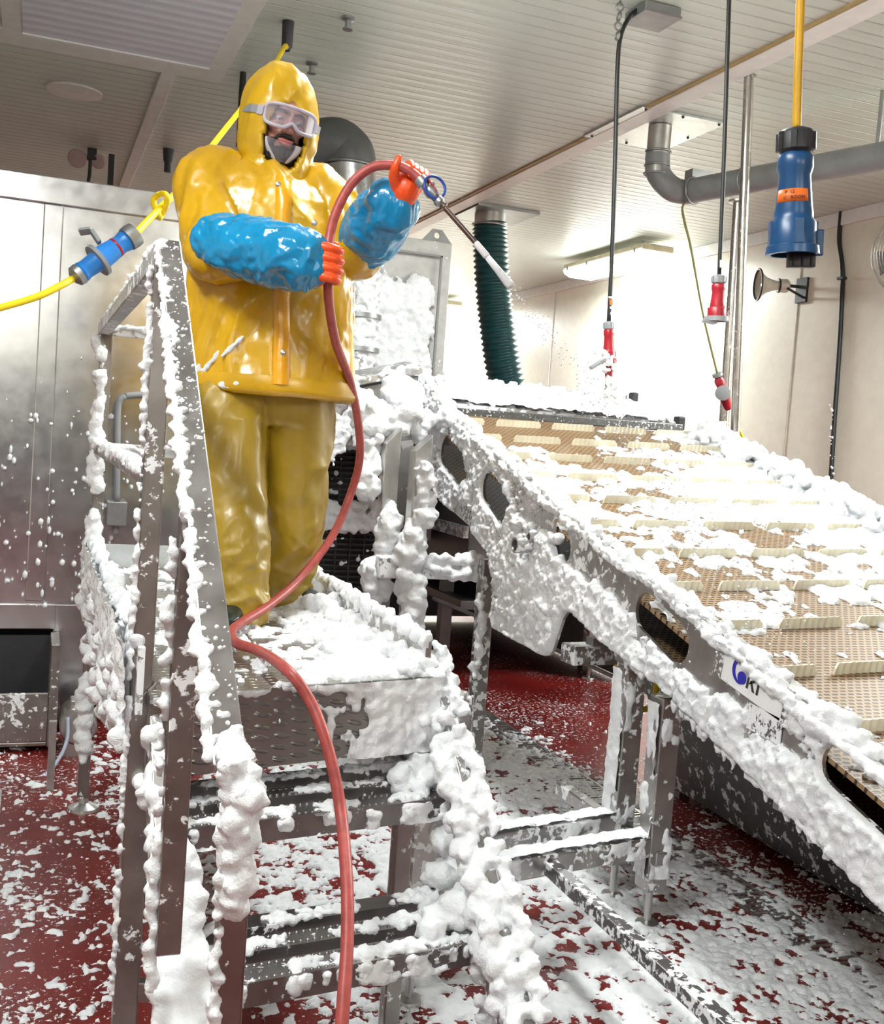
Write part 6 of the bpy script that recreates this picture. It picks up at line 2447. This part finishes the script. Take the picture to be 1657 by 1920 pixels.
obj('barrel', bm, steel('lance_steel', (0.24, 0.20, 0.19), 0.3), lc, 40)
obj('nozzle', lathe(NB(), g2, (g3 - g2), [(-.005, .0075), (0, .0095), ((g3 - g2).length, .0105), ((g3 - g2).length + .004, .007)], 16), plain('pale_nozzle', (0.72, 0.70, 0.74), 0.3), lc, 40)
# water: a short solid jet breaking up into drops
jd = (Vector(at(946, 522, 2.84)) - g3).normalized()
vs_ = []
bm = lathe(NB(), g3, jd, [(0, .0085), (.05, .0105), (.10, .0135), (.115, .011)], 16)
for k in range(1500):
    t = random.random() ** 0.8 * 2.4
    spr = 0.013 + .13 * t
    e = Vector([random.gauss(0, 1) for _ in range(3)])
    c = g3 + jd * (0.09 + t) + e * spr * .42 + Vector((0, 0, -.10 * t * t))
    ball(bm, c, random.choice((.0012, .0018, .0025)) * (1 + .35 * t), 1)
tag(obj('water_spray', bm, MF, None, True), 'white jet of water and drops leaving the lance', 'spray', kind='stuff')

# fine mist hanging round the jet
mm = bpy.data.materials.new('water_mist')
mm.use_nodes = True
nt = mm.node_tree
nt.nodes.clear()
o_ = nd(nt, 'ShaderNodeOutputMaterial')
vsc = nd(nt, 'ShaderNodeVolumeScatter')
vsc.inputs['Color'].default_value = (1, 1, 1, 1)
vsc.inputs['Density'].default_value = 0.16
vsc.inputs['Anisotropy'].default_value = 0.3
nt.links.new(vsc.outputs[0], o_.inputs['Volume'])
bm = lathe(NB(), g3 + jd * .08, jd, [(0, .014), (.3, .06), (.7, .15), (1.1, .22), (1.4, .20), (1.5, .08)], 20)
tag(obj('water_mist', bm, mm, None, True), 'faint white mist drifting from the water jet toward the conveyor', 'mist', kind='stuff')

# ------------------------------------------------------------------ foam on the floor
def cov_floor(u, v, P):
    x, y = P[..., 0], P[..., 1]
    n = np.where(x < .7, fbm(P * 15, 4, 303), fbm(P * 13, 4, 301))
    n2 = fbm(P * 48, 3, 305, 0.62)
    b = fbm(P * 1.3, 2, 309)
    d = 0.36 + 0 * x
    d = d + 0.34 * sst(0.55, 1.15, x + .12 * (b - .5)) * sst(5.9, 5.0, y) - 0.30 * sst(2.45, 2.8, x) * sst(3.0, 3.8, y)
    d = d - 0.22 * sst(2.45, 2.9, x) * sst(5.9, 5.0, y) * sst(2.6, 3.2, y)
    d = d - 0.45 * sst(6.0, 6.9, y) + .08 * sst(5.2, 4.6, y) * sst(.5, .2, x)
    d = d - .10 * sst(1.2, .2, x) - .06
    t = 0.5 + (0.5 - d) * 0.42
    return (n * 0.42 + n2 * 0.58 - t) * 7


foam_sheet('floor_foam', (-0.75, 1.7, 0.0), (1, 0, 0), (0, 1, 0), (0, 0, 1), 5.3, 6.3, 0.0072, cov_floor, 0.014, None, 1.0)
tag(bpy.data.objects['floor_foam'], 'white soap foam scattered in clumps over the red floor', 'foam', kind='stuff')
# drops of foam sticking to the cabinet front
b = NB()
for k in range(260):
    px, py = random.uniform(-10, 330), random.triangular(600, 1330, 1050)
    q = at(px, py, Y0 - 0.022)
    if q[2] < .62:
        continue
    rr_ = random.choice((.003, .004, .005, .007, .009, .013))
    an = random.uniform(-.6, .6)
    ball(b, q, (rr_ * random.uniform(.6, 1.2), rr_ * .6, rr_ * random.uniform(.8, 1.9)), 1)
fd = obj('foam_drops', b, MF, ov, True)
fd['kind'] = 'stuff'
